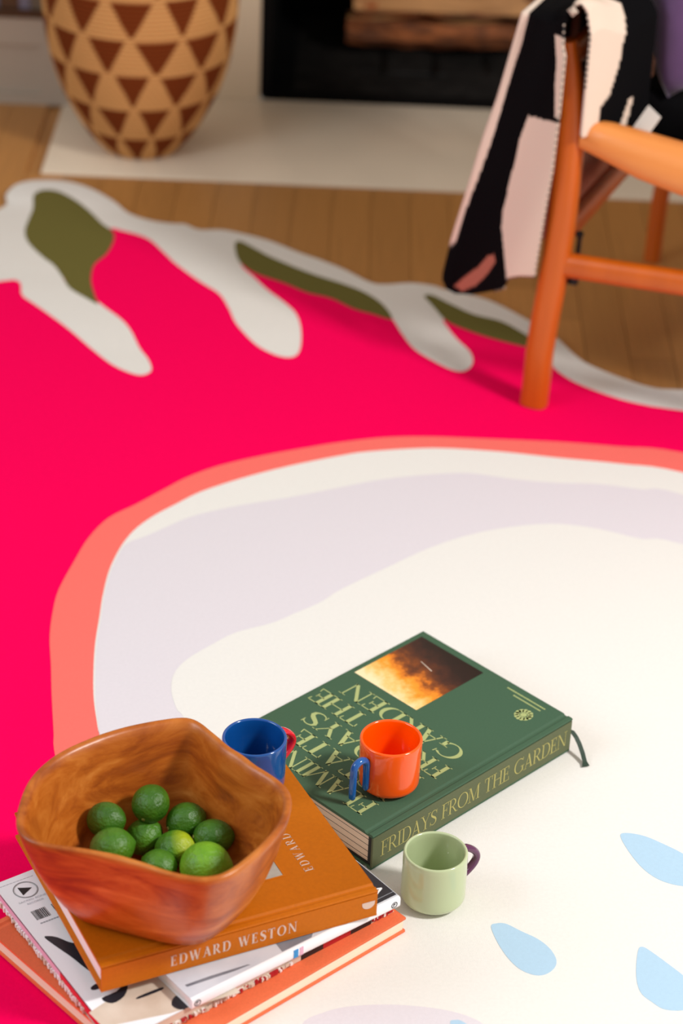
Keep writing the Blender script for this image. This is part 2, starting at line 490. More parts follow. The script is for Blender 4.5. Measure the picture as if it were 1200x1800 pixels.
M['blue_pile'] = mat('rug_blue', '#b2d0e6', var=.02, vscale=300, **pile)
M['chairwood'] = mat('chair_wood', '#cc6006', .4, col2='#b45004', vscale=7, stretch=(3, 3, .6), coat=.15)
M['railwood'] = mat('chair_rail_wood', '#e8934a', .45, col2='#d97f38', vscale=7, stretch=(.6, 4, 4), coat=.1)
M['leather'] = mat('seat_leather', '#2c1808', .5, var=.15, vscale=20, bump=.2, bscale=200)
M['black'] = mat('black_strap', '#0d0c0d', .6)
M['blanket'] = vcol_mat('blanket_wool', .95, .5, 1100, )
M['velvet'] = mat('purple_velvet', '#5a3a66', .9, var=.1, vscale=40, sheen=.4)
M['tagcloth'] = mat('tag_cloth', '#e9e2d8', .8)


# ------------------------------------------------------------------ the setting
floor = mesh('floor', boxv((-1.6, -.6, -.06), (1.8, 3.72, -.004)), BOXF, M['oak'])
tag(floor, 'warm oak strip floor around the colourful rug', None, kind='structure')
random.seed(4)
pv = boxv((0, 0, 0), (1, 1, 1))
unit = None
x = -1.6
PW = .058
while x < 1.8:
    y = -.6 - random.random() * .9
    yend = 3.3765 if x + PW > -.476 else 3.72
    while y < yend - .02:
        L = random.uniform(.8, 1.35)
        ya, yb = max(y, -.6), min(y + L, yend)
        if yend - yb < .12:
            yb = yend
        if yb > ya + .05:
            if unit is None:
                p = mesh('plank', boxv((0, 0, -.012), (1, 1, 0)), BOXF, M['oak'], floor)
                unit = p
            else:
                p = unit.copy()
                COL.objects.link(p)
                p.parent = floor
            xa, xb = x, x + PW - .0009
            if yend > 3.5 and xb > -.4765:
                xb = -.4765
            p.location = (xa, ya, 0)
            p.scale = (xb - xa, yb - ya - .0009, 1)
        y = yb if yb == yend else y + L
        if yb == yend:
            break
    x += PW

hearth = box('hearth_slab', (-.4755, 3.3775, -.02), (1.5, 3.7145, .003), M['stone'], bevel=.002)
tag(hearth, 'pale beige stone hearth slab laid flush in front of the fireplace', 'hearth')

for lo, hi in (((-1.6, 3.7155, -.02), (-.1635, 4.2, 2.5)), ((.66, 3.7155, -.02), (1.8, 4.2, 2.5)), ((-.1634, 3.7155, .66), (.6599, 4.2, 2.5))):
    wall = box('wall_back', lo, hi, M['plaster'])
    tag(wall, 'beige painted chimney wall around the fireplace opening', None, kind='structure')

fp = tag(empty('fireplace', (.25, 3.72, 0)), 'soot black open firebox set in the beige wall', 'fireplace')
boxes('firebox_lining', [((-.41, .005, -.01), (.405, .48, .006)), ((-.41, .44, .006), (.405, .47, .66)), ((-.4125, -.003, .0065), (-.398, .44, .66)), ((.392, 0, .0065), (.4085, .44, .66)), ((-.4, 0, .645), (.395, .44, .659))], M['soot'], fp)
# ash bed: a low lumpy mound
vs, fs = [], []
NX, NY = 40, 16
for j in range(NY + 1):
    for i in range(NX + 1):
        u_, v_ = i / NX, j / NY
        hgt = .028 * math.sin(math.pi * u_) ** .6 * math.sin(math.pi * v_) ** .7 * (.6 + .4 * math.sin(u_ * 23 + v_ * 5) * math.sin(v_ * 11 + u_ * 7)) + .0062
        vs.append((-.36 + .72 * u_, .03 + .36 * v_, hgt))
for j in range(NY):
    for i in range(NX):
        k = j * (NX + 1) + i
        fs.append((k, k + 1, k + NX + 2, k + NX + 1))
mesh('ash_bed', vs, fs, M['ash'], fp, smooth=True)

gr = tag(empty('fire_grate', (.38, 3.92, .006)), 'black iron grate under the firewood in the fireplace', 'grate')
for i in range(6):
    xx = -.34 + i * .085
    tube('bar', [(xx, -.11, .0145), (xx, .10, .0145), (xx, .135, .05)], .004, M['iron'], gr, seg=8)
for yy in (-.09, .08):
    tube('cross_bar', [(-.38, yy, .008), (.12, yy, .008)], .004, M['iron'], gr, seg=8)
for xx in (-.36, .1):
    for yy in (-.09, .08):
        tube('leg', [(xx, yy, .0005), (xx, yy, .009)], .006, M['iron'], gr, seg=8)


def log(name, loc, length, rad, cut, rot, label, seed):
    """split log lying along x: bark round below, flat split face above/front"""
    random.seed(seed)
    N, K = 26, 18
    root = tag(empty(name, loc), label, 'firewood', 'logs in the fireplace')
    root.rotation_euler = (rot, 0, 0)
    vs, fs, mi = [], [], []
    ph = [random.random() * 6 for _ in range(4)]
    for i in range(N + 1):
        t = i / N
        for k in range(K):
            a = 2 * math.pi * k / K
            r = rad * (1 + .07 * math.sin(3 * a + ph[0] + t * 3) + .05 * math.sin(7 * a + ph[1] + 5 * t) + .03 * math.sin(11 * t * 3 + ph[2]))
            yv, zv = r * math.cos(a), r * math.sin(a)
            zv = min(zv, cut + .003 * math.sin(t * 9 + k))
            vs.append(((t - .5) * length, yv, zv))
    for i in range(N):
        for k in range(K):
            l = (k + 1) % K
            fs.append((i * K + k, (i + 1) * K + k, (i + 1) * K + l, i * K + l))
    o = mesh('bark', vs, fs, M['bark'], root, smooth=False)
    fix(o)
    # split face board
    top = [v for v in vs]
    w = math.sqrt(max(1e-6, rad * rad - cut * cut)) * .98
    f = []
    for i in range(N + 1):
        t = i / N
        for yv in (-w, -w * .4, w * .3, w):
            f.append(((t - .5) * length * .995, yv, cut + .0045 + .004 * math.sin(t * 13 + yv * 60)))
    ff = []
    for i in range(N):
        for k in range(3):
            ff.append((i * 4 + k, (i + 1) * 4 + k, (i + 1) * 4 + k + 1, i * 4 + k + 1))
    s = mesh('split_face', f, ff, M['splitwood'], root, smooth=True)
    for e in (0, 1):
        ring = [vs[(N if e else 0) * K + k] for k in range(K)]
        mesh('end_grain', ring, [tuple(range(K)) if e == 0 else tuple(range(K))[::-1]], M['splitwood'], root)
    return root


log('firewood_log', (.14, 3.925, .0745), .335, .046, .0, math.radians(-12), 'reddish brown bark log lying on the iron grate', 1)
log('firewood_log', (.145, 3.93, .1385), .325, .055, .012, math.radians(62), 'pale split log resting on top of the bark log', 5)

# built-in shelf left of the chimney wall
sh = tag(empty('bookshelf', (-1.0, 3.652, 0)), 'greige painted built-in shelf base beside the fireplace', 'shelf')
boxes('plinth', [((-.6, .008, 0), (.545, .062, .145)), ((-.6, 0, .1), (.545, .008, .145)), ((-.6, 0, 0), (.545, .008, .017)), ((.49, 0, .017), (.545, .008, .1))], M['shelfpaint'], sh)
box('shelf_board', (-.6, -.004, .1452), (.547, .062, .156), M['shelfwood'], sh, bevel=.001)
cols = [('#6f7480', .03), ('#54412f', .025), ('#3b4250', .022), ('#7d6a4a', .031), ('#6a6e7c', .026), ('#5b3a1e', .029), ('#7c7484', .017), ('#70604e', .03)]
lab = ['slate grey book', 'dark brown book', 'navy book', 'tan book', 'blue grey book standing against the brown one', 'chestnut brown book', 'slim lavender grey book', 'khaki book']
xx = -.712
for i, (c, w) in enumerate(cols):
    b = tag(empty('shelf_book', (xx, 3.66, .1562)), lab[i] + ' upright on the built-in shelf', 'book', 'books on the built-in shelf')
    cm = mat('shelf_book_cover', c, .6, var=.06, vscale=60)
    boxes('cover', [((0, 0, 0), (w, .0025, .19)), ((0, .0026, 0), (.002, .052, .19)), ((w - .002, .0026, 0), (w, .052, .19))], cm, b)
    box('page_block', (.0024, .003, .003), (w - .0024, .049, .187), M['tagcloth'], b)
    xx += w + .0012

# ------------------------------------------------------------------ rug
RZ = .0088
re_ = spline(RUG_EDGE, 5)
rug = prism('rug', re_, .0002, RZ, M['cream_pile'], bevel=.002)
tag(rug, 'large organic-shaped rug with a hot pink field and cream blob centre', 'rug')


def motif(name, pts, lvl, m, k=5):
    return prism(name, spline(pts, k), RZ - .0012, RZ + .0003 * lvl, m, rug)


motif('pink_field', PINK, 1, M['pink_pile'])
for lf in LEAVES:
    motif('leaf_motif', lf, 2, M['olive_pile'])
motif('coral_band', CORAL, 2, M['coral_pile'])
motif('cream_band', RING, 3, M['cream_pile'])
motif('lavender_band', LAVENDER, 4, M['lav_pile'])
motif('cream_centre', INNER, 5, M['cream_pile'])
motif('lavender_patch', PATCH, 5.5, M['lav_pile'])
for dr in DROPS:
    motif('drop_motif', dr, 6 if dr is not DROPS[3] else 6.4, M['blue_pile'])
FZ = RZ + .0020     # surface the things on the rug stand on (cream centre)

# ------------------------------------------------------------------ basket
bk = tag(empty('woven_basket', (-.3345, 3.492, .0032)), 'large round coiled basket with brown triangle pattern on the hearth', 'basket')
prof_pts = [(0, .002), (.052, .002), (.068, .012), (.085, .034), (.103, .065), (.121, .1), (.136, .145), (.1455, .195), (.149, .24), (.147, .29), (.137, .345), (.119, .395), (.1, .425), (.094, .44)]


def prof_r(z):
    for (ra, za), (rb, zb) in zip(prof_pts[1:], prof_pts[2:]):
        if za <= z <= zb:
            t = (z - za) / (zb - za)
            return ra + (rb - ra) * t
    return prof_pts[-1][0]


# smooth the radius profile, then scallop it into coils
PITCHC = .0066
pr = []
z = .002
zs = []
while z < .44:
    zs.append(z)
    z += PITCHC / 6
for z in zs:
    r = sum(prof_r(min(.4399, max(.002, z + d))) for d in (-.012, -.006, 0, .006, .012)) / 5
    pr.append((r * .978 + .0021 * abs(math.sin(math.pi * (z - .002) / PITCHC)), z))
prof = [(.0005, .002)] + pr + [(r - .008, z) for r, z in pr[::-6]] + [(.0005, .014)]
SEG = 300
ob = lathe('coil_body', prof, SEG, M['basket'], bk)
light_c, dark_c = lin('#d09a5e'), lin('#74340f')
cols = []
ROWH = .0575
random.seed(6)
jit = [[random.uniform(-.12, .12) for _ in range(12)] for _ in range(12)]
for j, (r, z) in enumerate(prof):
    for i in range(SEG):
        a = i / SEG
        row = math.floor((z + .006) / ROWH)
        v = 1 - ((z + .006) / ROWH - row)     # 0 at top of a row
        # angle measured so that a triangle column faces -y
        ph = (a - .75) * 12 + (.5 if row % 2 else 0) + .5
        f = abs((ph % 1) - .5)
        jj = jit[row % 12][int(ph) % 12]
        d = f < (.40 + jj * .4) * (1 - (v - .05 - jj * .3) * 1.0) and v > .05 + jj * .3 and v < .94
        n = .88 + .12 * math.sin(i * 1.7 + j * .9) * math.sin(j * .37 + i * .11)
        c = dark_c if d else light_c
        cols.append((c[0] * n, c[1] * n, c[2] * n, 1))
setcol(ob, cols)
tube('rim_coil', [(.094 * math.cos(t * math.pi / 30), .094 * math.sin(t * math.pi / 30), .44) for t in range(61)], .006, M['shelfwood'], bk, seg=8)

# ------------------------------------------------------------------ chair (local x = forward, y = across, z = up)
CH_LOC, CH_ROT = (.2366, 2.6962, 0), math.atan2(-.3783, .9257)
chair = tag(empty('lounge_chair', CH_LOC, CH_ROT), 'low orange wood lounge chair with rounded side rails and a blanket over its back', 'chair')


def bar_sweep(name, pts, m, parent, rnd=.35, seg=16):
    """pts: (x,y,z,half_a,half_b): rounded-rect section swept; section axes chosen from direction"""
    P = [Vector(p[:3]) for p in pts]
    n = len(P)
    vs, fs = [], []
    for i, p in enumerate(P):
        d = (P[min(i + 1, n - 1)] - P[max(i - 1, 0)]).normalized()
        if abs(d.z) > .7:
            s = Vector((1, 0, 0))
        else:
            s = Vector((0, 0, 1))
        s = (s - d * s.dot(d)).normalized()
        q = d.cross(s)
        ha, hb = pts[i][3], pts[i][4]
        for k in range(seg):
            a = 2 * math.pi * (k + .5) / seg
            c, sn = math.cos(a), math.sin(a)
            e = 2 / (rnd * 8)
            vs.append(p + s * (ha * math.copysign(abs(c) ** e, c)) + q * (hb * math.copysign(abs(sn) ** e, sn)))
    for i in range(n - 1):
        for k in range(seg):
            l = (k + 1) % seg
            fs.append((i * seg + k, i * seg + l, (i + 1) * seg + l, (i + 1) * seg + k))
    fs.append(tuple(range(seg))[::-1])
    fs.append(tuple((n - 1) * seg + k for k in range(seg)))
    o = mesh(name, vs, fs, m, parent)
    return fix(o, 0, 2, 50)


post = [(0, .0), (.001, .04), (.0016, .088), (.0048, .13), (.0085, .168), (.0125, .22), (.0150, .283), (.0155, .32), (.016, .363), (.0145, .40), (.0115, .43), (.0075, .462), (.004, .482), (.003, .49)]


def hw(z):
    return .0172 if z < .40 else max(.009, .0172 - (z - .40) * .09)


for yy, zb in ((0, .0104), (.504, .0004)):
    kk = 1 if yy == 0 else .68
    bar_sweep('rear_post', [(xx, yy, max(z, zb), hw(z) * kk, kk * (.015 if z < .4 else max(.010, .015 - (z - .4) * .05))) for xx, z in post], M['chairwood'], chair)
    bar_sweep('side_rail', [(xx, yy, zc, ha, hb) for xx, zc, ha, hb in ((.030, .381, .014, .012), (.032, .381, .018, .016), (.06, .377, .022, .020), (.11, .367, .028, .023), (.18, .357, .031, .025), (.3, .354, .032, .025), (.42, .358, .03, .024), (.485, .36, .026, .02))], M['railwood'], chair, rnd=.3, seg=20)
    bar_sweep('stretcher', [(xx, yy, zc, .0152, .011) for xx, zc in ((.014, .2075), (.1, .2125), (.2, .219), (.35, .219), (.49, .21))], M['chairwood'], chair)
    bar_sweep('front_leg', [(.5, yy, z, .017, .016) for z in (zb + .0, .1, .2, .3, .372)], M['chairwood'], chair)
bar_sweep('back_rail', [(.0118, yy, .240, .0165, .010) for yy in (.012, .15, .3, .492)], M['chairwood'], chair)
bar_sweep('top_rail', [(.006, yy, .470, .016, .009) for yy in (.010, .15, .3, .494)], M['chairwood'], chair)
bar_sweep('front_rail', [(.5, yy, .33, .018, .011) for yy in (.014, .25, .49)], M['chairwood'], chair)
# sling seat: sagging leather between the side rails
vs, fs = [], []
for j in range(13):
    v = j / 12
    for i in range(17):
        u_ = i / 16
        vs.append((.03 + .44 * u_, .024 + .456 * v, .367 - .03 * math.sin(math.pi * v) - .025 * math.sin(math.pi * u_)))
for j in range(12):
    for i in range(16):
        k = j * 17 + i
        fs.append((k, k + 1, k + 18, k + 17))
so = mesh('sling_seat', vs, fs, M['leather'], chair, smooth=True)
md = so.modifiers.new('thick', 'SOLIDIFY')
md.thickness = .004
# dark strap knotted round the stretcher by the post
tube('strap', [(.030, .0145, .178), (.0315, .018, .195), (.033, .018, .215), (.034, .0165, .238), (.034, .014, .246)], [.0075, .0075, .003, .003, .0055], M['black'], chair, seg=10)

# ------------------------------------------------------------------ blanket over the chair back
CREAM_P = [(.0248, .3929), (-.0022, .3947), (-.03, .3993), (-.03, .3584), (-.03, .30), (-.03, .2718), (-.03, .2288), (-.03, .18), (.034, .18), (.0419, .212), (.0518, .2391), (.053, .2613), (.0459, .301), (.0342, .3634)]
SLIVER_P = [(.0254, .56), (.0359, .511), (.0426, .4745), (.0576, .4209), (.0714, .3592), (.0909, .2939), (.1078, .2431), (.1201, .2004), (.1286, .1881), (.16, .19), (.16, .56)]
PINK_P = [(.1223, .1345), (.1077, .1319), (.0828, .1511), (.0643, .1749), (.0547, .1922), (.0593, .2014), (.0698, .1946), (.0848, .1739), (.1065, .152)]
UPPER_P = [(-.004, .50), (-.03, .50), (-.03, .405), (-.0168, .4041), (-.011, .4411), (-.0098, .4685)]
FCREAM_P = [(-.05, .60), (-.05, .3), (.008, .3), (.0122, .4127), (.0251, .4313), (.0362, .4711), (.039, .4983), (.0472, .5242), (.049, .60)]
FSLIV_P = [(.0385, .37), (.0551, .37), (.0646, .4198), (.058, .4211)]
M['stitch'] = mat('stitch_yarn', '#b7a596', .9)
CR, BL, PK, LN = lin('#e3cdbb'), lin('#070608'), lin('#b06a58'), lin('#b0826f')

bl = tag(empty('throw_blanket', CH_LOC, CH_ROT), 'black and cream patterned wool throw draped over the chair back', 'blanket')
# back fall: horizontal path from the stitched near edge, out into a fold, then along the chair back
LEFT = [(.125, .1375), (.15, .136), (.2, .1245), (.275, .103), (.3557, .083), (.403, .0692), (.4714, .0537), (.5232, .0415), (.56, .036)]
NEAR = [(.125, .0), (.2024, -.0046), (.2608, -.0119), (.3374, -.020), (.40, -.0213), (.4785, -.0206), (.49, -.016), (.56, -.012)]


def lerp(tab, z):
    if z <= tab[0][0]:
        return tab[0][1]
    for (a, va), (b, vb) in zip(tab, tab[1:]):
        if a <= z <= b:
            return va + (vb - va) * (z - a) / (b - a)
    return tab[-1][1]


BOT = [(-.01, .196), (.02, .188), (.036, .18), (.04, .164), (.06, .151), (.09, .134), (.12, .124), (.132, .128), (.137, .140)]
A0, DA = Vector((-.012, -.018)), Vector((-.108, .040)).normalized()
NA = Vector((-DA.y, DA.x))
NI, NIA, NJ = 160, 100, 150
vs, fs, cols = [], [], []
TOPZ = .515


def back_pt(i, tz):
    """tz 0..1 from the bottom edge to the top"""
    if i <= NIA:
        f = i / NIA
        zz = .3
        sl, sn = lerp(LEFT, zz), lerp(NEAR, zz)
        s_ = sn + (sl - sn) * f
        zb = lerp(BOT, lerp(NEAR, .15) + (lerp(LEFT, .15) - lerp(NEAR, .15)) * f)
        z = zb + (TOPZ - zb) * tz
        sl, sn = lerp(LEFT, z), lerp(NEAR, z)
        s_ = sn + (sl - sn) * f
        bulge = .006 * math.sin(f * 7 + z * 14) * (1 - tz * .5) - .008 * max(0, f - .9) * 10
        p = A0 + DA * s_ - NA * bulge * .6
        c = BL
        q = (s_, z)
        if inside(q, CREAM_P) or inside(q, SLIVER_P) or inside(q, UPPER_P):
            c = CR
        if inside(q, PINK_P):
            c = PK
        return (p.x, p.y, z), c
    g = (i - NIA) / (NI - NIA)
    zb = .14 + (.192 - .14) * min(1, g * 3)
    z = zb + (TOPZ - zb) * tz
    sl = lerp(LEFT, z)
    e = A0 + DA * sl
    if g < .35:
        h = g / .35
        a = Vector((e.x, e.y))
        b = Vector((-.026, .10))
        m_ = Vector((e.x + .012, e.y + .045))
        p = a * (1 - h) ** 2 + m_ * 2 * h * (1 - h) + b * h * h
    else:
        h = (g - .35) / .65
        p = Vector((-.026 - .004 * math.sin(h * 14), .10 + .4 * h))
    c = LN if (z < .30 or (h * 5) % 1 < .5) else BL
    return (p.x, p.y, z), c


Q0, DQ = Vector((.041, -.012)), Vector((.092, .162)).normalized()
NF = 90


def front_pt(i, tz):
    """tz 0 at the top, 1 at the seat"""
    f = i / NI
    s_ = -.012 + .45 * f ** 1.25
    fade = max(0, min(1, (f - .30) / .08))
    fade = fade * fade * (3 - 2 * fade)
    hang = .535 - .16 * tz * (1 - .85 * fade)
    w = min(1, .75 + tz * 1.5)
    p = Q0 + DQ * s_
    st = Vector((.004, -.012 + .5 * f ** 1.25))
    # beyond the near 13 cm the cloth lies on the seat and leans to the back
    far = fade
    pb = Vector((.02 + .02 * tz, -.012 + .5 * f ** 1.25))
    p = p * (1 - far) + pb * far
    p = st * (1 - w) + p * w
    z = hang + .006 * math.sin(f * 26) * w
    z = max(z, .385)
    q = (s_, hang)
    c = CR if (inside(q, FCREAM_P) or inside(q, FSLIV_P)) else BL
    return (p.x, p.y, z), c


rows = []
for j in range(NJ + 1):
    rows.append([back_pt(i, j / NJ) for i in range(NI + 1)])
# over the top rail
for k in range(1, 8):
    t = k / 8
    r = []
    for i in range(NI + 1):
        (a, ca), (b, cb) = back_pt(i, 1), front_pt(i, 0)
        a, b = Vector(a), Vector(b)
        p = a.lerp(b, t)
        p.z += .016 * math.sin(math.pi * t)
        r.append((tuple(p), ca if t < .5 else cb))
    rows.append(r)
for j in range(NF + 1):
    rows.append([front_pt(i, j / NF) for i in range(NI + 1)])
for r in rows:
    for p, c in r:
        vs.append(p)
        cols.append(c)
nr = len(rows)
for j in range(nr - 1):
    for i in range(NI):
        k = j * (NI + 1) + i
        fs.append((k, k + 1, k + NI + 2, k + NI + 1))
cloth = mesh('cloth', vs, fs, M['blanket'], bl, smooth=True)
setcol(cloth, cols)
md = cloth.modifiers.new('thick', 'SOLIDIFY')
md.thickness = .0045
md.offset = 0
# blanket stitch: small loops of light and dark yarn along the near edge and the hem
vs, fs, mi = [], [], []


def bead(p, r, m_i):
    k = len(vs)
    x_, y_, z_ = p
    vs.extend([(x_ + r, y_, z_), (x_ - r, y_, z_), (x_, y_ + r, z_), (x_, y_ - r, z_), (x_, y_, z_ + r), (x_, y_, z_ - r)])
    for a in (0, 1):
        for b_ in (2, 3):
            for c_ in (4, 5):
                fs.append((k + a, k + b_, k + c_))
                mi.append(m_i)


for j in range(0, nr - 40, 2):
    p = rows[j][0][0]
    bead((p[0], p[1] - .001, p[2]), .0019, (j // 2) % 2)
bead((rows[NJ + 3][0][0][0], rows[NJ + 3][0][0][1] - .002, rows[NJ + 3][0][0][2] - .004), .007, 1)
for i in range(0, 42, 2):
    p = rows[0][i][0]
    bead((p[0], p[1], p[2] - .001), .0021, (i // 2) % 2)
mesh('edge_stitching', vs, fs, None, bl, mats=[M['black'], M['stitch']], mi=mi)
# sewn-in cloth label by the side rail
tg = prism('cloth_label', [(0, 0), (.026, 0), (.026, .036), (0, .036)], 0, .0012, M['tagcloth'], bl)
tg.rotation_euler = (math.radians(62), math.radians(12), math.radians(-38))
tg.location = (.082, .0245, .385)
tg['label'] = 'small white cloth label'

# the folded end of the throw lies on the seat under the cushion
M['blackwool'] = mat('black_wool', '#080709', .95, bump=.4, bscale=900, spec=.1)
fe = box('folded_end', (.062, .078, .352), (.30, .40, .4135), M['blackwool'], bl, bevel=.016, seg=3)

# cushion: pillow shape leaning on the blanket
cu = tag(empty('seat_cushion', CH_LOC, CH_ROT), 'deep purple velvet cushion leaning on the blanket in the chair', 'cushion')
vs, fs = [], []
n = 24
for s in (1, -1):
    for j in range(n + 1):
        for i in range(n + 1):
            a, b = 2 * i / n - 1, 2 * j / n - 1
            h = .055 * ((1 - a ** 4) * (1 - b ** 4)) ** .45
            k = 1 - .06 * (1 - abs(a * b))
            vs.append((a * .14 * k, b * .14 * k, s * h))
for s in range(2):
    o_ = s * (n + 1) ** 2
    for j in range(n):
        for i in range(n):
            k = o_ + j * (n + 1) + i
            q = (k, k + 1, k + n + 2, k + n + 1)
            fs.append(q if s == 0 else q[::-1])
pc = mesh('cover', vs, fs, M['velvet'], cu, smooth=True)
fix(pc, 0, 2, 80)
pc.location = (.128, .215, .552)
pc.rotation_euler = (0, math.radians(82), math.radians(-16))

# ------------------------------------------------------------------ books
M['green_cloth'] = mat('green_book_cloth', '#3a5a41', .75, var=.05, vscale=500, bump=.35, bscale=2200, bdist=.0003)
M['green_spine'] = mat('green_spine_cloth', '#5a6142', .75, var=.05, vscale=500, bump=.35, bscale=2200, bdist=.0003)
M['pale_green'] = mat('pale_green_print', '#aab476', .6)
M['pale_gold'] = mat('pale_gold_print', '#b0a860', .55)
M['endpaper'] = mat('black_endpaper', '#141512', .7)
M['ochre'] = mat('ochre_book_cloth', '#c46a00', .6, spec=.25, var=.05, vscale=300, bump=.2, bscale=1500, bdist=.0003)
M['silver'] = mat('silver_print', '#d9c0b0', .5)
M['coralcloth'] = mat('coral_book_cloth', '#ea6f42', .65, var=.05, vscale=500, bump=.25, bscale=1800, bdist=.0003)
M['paper'] = mat('page_paper', '#f1e0c6', .85, var=.05, vscale=900, stretch=(.02, .02, 1))
M['whitepaper'] = mat('white_page_paper', '#eee9e6', .85, var=.05, vscale=900, stretch=(.02, .02, 1))
M['whitecover'] = mat('white_glossy_cover', '#f3f5f9', .3)
M['navy'] = mat('navy_print', '#22252e', .4, var=.08, vscale=90)
M['ink'] = mat('black_ink', '#17161a', .5)
M['palegreyink'] = mat('pale_grey_ink', '#b3b6bd', .5)
M['greyink'] = mat('grey_ink', '#8b9099', .5)
M['palegrey'] = mat('pale_grey_print', '#d8dbe2', .4, col2='#c4c9d3', vscale=25)
M['photogrey'] = mat('silver_photo', '#b9b3a8', .4, col2='#8f8a84', vscale=45)
M['midgrey'] = mat('mid_grey_print', '#878a93', .45, col2='#6b6e78', vscale=40)
M['red'] = mat('red_print', '#b01520', .5)
M['scarlet'] = mat('scarlet_edge', '#d82038', .6)
M['pinkedge'] = mat('pink_edge', '#e9a9c0', .6, col2='#e0b7cf', vscale=30)
M['skyblue'] = mat('blue_print', '#2c8fd0', .5)
M['beige'] = mat('beige_print', '#e0d2c2', .45, col2='#cdbba8', vscale=30)


def page_lines(name, base, line, zs, hw_):
    m = mat(name, base, .85, var=.05, vscale=900, stretch=(.02, .02, 1))
    nt = m.node_tree
    b = nt.nodes['Principled BSDF']
    src = b.inputs['Base Color'].links[0].from_socket
    tc = nt.nodes.new('ShaderNodeTexCoord')
    sp = nt.nodes.new('ShaderNodeSeparateXYZ')
    nt.links.new(tc.outputs['Object'], sp.inputs[0])
    acc = None
    for z in zs:
        c = nt.nodes.new('ShaderNodeMath')
        c.operation = 'COMPARE'
        c.inputs[1].default_value = z
        c.inputs[2].default_value = hw_
        nt.links.new(sp.outputs[2], c.inputs[0])
        if acc is None:
            acc = c.outputs[0]
        else:
            d = nt.nodes.new('ShaderNodeMath')
            d.operation = 'MAXIMUM'
            nt.links.new(acc, d.inputs[0])
            nt.links.new(c.outputs[0], d.inputs[1])
            acc = d.outputs[0]
    mx = nt.nodes.new('ShaderNodeMix')
    mx.data_type = 'RGBA'
    nt.links.new(acc, mx.inputs['Factor'])
    nt.links.new(src, mx.inputs['A'])
    mx.inputs['B'].default_value = lin(line)
    nt.links.new(mx.outputs['Result'], b.inputs['Base Color'])
    return m


def extrude_x(name, yz, x0_, x1_, m, parent, bevel=0):
    n_ = len(yz)
    vs = [(x0_, y, z) for y, z in yz] + [(x1_, y, z) for y, z in yz]
    tri = geometry.tessellate_polygon([[Vector((y, z, 0)) for y, z in yz]])
    fs = [tuple(t) for t in tri] + [tuple(i + n_ for i in t[::-1]) for t in tri]
    fs += [(i, (i + 1) % n_, (i + 1) % n_ + n_, i + n_) for i in range(n_)]
    o = mesh(name, vs, fs, m, parent)
    return fix(o, bevel, 2, 35)


def hardcover(name, loc, rz, L, W, T, bt, cover, spine_m, pages, inset=.004, groove=True, end=None):
    """x along the spine, y away from it, lying flat"""
    r = empty(name, loc, rz)
    g = [(.0055, T), (.0075, T - .0014), (.0098, T - .0014), (.0118, T)] if groove else []
    top = [(0.0008, T - bt), (.0, T - .0012), (.0006, T - .0002), (.0022, T)] + g + [(W, T), (W, T - bt)]
    f = extrude_x('front_cover', top, 0, L, cover, r, .0004)
    extrude_x('back_cover', [(y, T - z) for y, z in top], 0, L, cover, r, .0004)
    extrude_x('spine', [(0, bt), (0, T - bt), (.0022, T - bt), (.0022, bt)], 0.0002, L - .0002, spine_m, r)
    box('page_block', (inset, .0026, bt + .0002), (L - inset, W - inset, T - bt - .0002), pages, r)
    if end:
        box('endpaper', (inset * .45, .003, T - bt - .0012), (L - inset * .45, W - inset * .5, T - bt - .00005), end, r)
        box('endpaper', (inset * .45, .003, bt + .00005), (L - inset * .45, W - inset * .5, bt + .0012), end, r)
        box('headband', (inset * .5, .0024, bt + .0013), (L - inset * .5, .0075, T - bt - .0013), end, r)
    return r


# coral hardcover at the bottom of the stack (fore edge towards the mugs, spine hidden at the back)
cA = math.radians(43.6)
cU, cV = Vector((math.cos(cA), math.sin(cA))), Vector((-math.sin(cA), math.cos(cA)))
cc = Vector((-.1405, 1.4725)) + cU * .296 + cV * .230
ct = .0167
coral = hardcover('hardcover_book', (cc.x, cc.y, FZ), cA + math.pi, .296, .230, ct, .0024, M['coralcloth'], M['coralcloth'], M['paper'], inset=.0016, groove=True)
tag(coral, 'coral orange hardcover lying at the bottom of the book stack', 'book')
Z1 = FZ + ct + .0002

# white paperback with logo, barcode and whale tail on its back cover (skewed soft block)
b2t = .0134
Q = [(-.1654, 1.4861), (.063, 1.6835), (-.068, 1.850), (-.297, 1.680)]
b2o = Vector((-.186, 1.507))
t2 = math.radians(34.5)
b2 = tag(empty('paperback_book', (b2o.x, b2o.y, Z1), t2), 'white paperback with triangle logo, barcode and whale tail, above the coral book', 'book')


def to2(p):
    d = Vector(p) - b2o
    return (d.x * math.cos(t2) + d.y * math.sin(t2), -d.x * math.sin(t2) + d.y * math.cos(t2))


q2 = [to2(p) for p in Q]
cen = Vector((sum(p[0] for p in q2) / 4, sum(p[1] for p in q2) / 4))
q2i = [tuple(Vector(p).lerp(cen, .012)) for p in q2]
prism('page_block', q2i, .0006, b2t - .0006, M['whitepaper'], b2)
prism('front_cover', q2, b2t - .0007, b2t, M['whitecover'], b2)
prism('back_cover', q2, 0, .0007, M['beige'], b2)


def side_strip(name, a, b, f0, f1, z0, z1, m, off=.0006):
    a, b = Vector(a), Vector(b)
    d = (b - a).normalized()
    nn = Vector((d.y, -d.x)) * off
    p, q = a.lerp(b, f0) + nn, a.lerp(b, f1) + nn
    return mesh(name, [(p.x, p.y, z0), (q.x, q.y, z0), (q.x, q.y, z1), (p.x, p.y, z1)], [(0, 1, 2, 3)], m, b2)


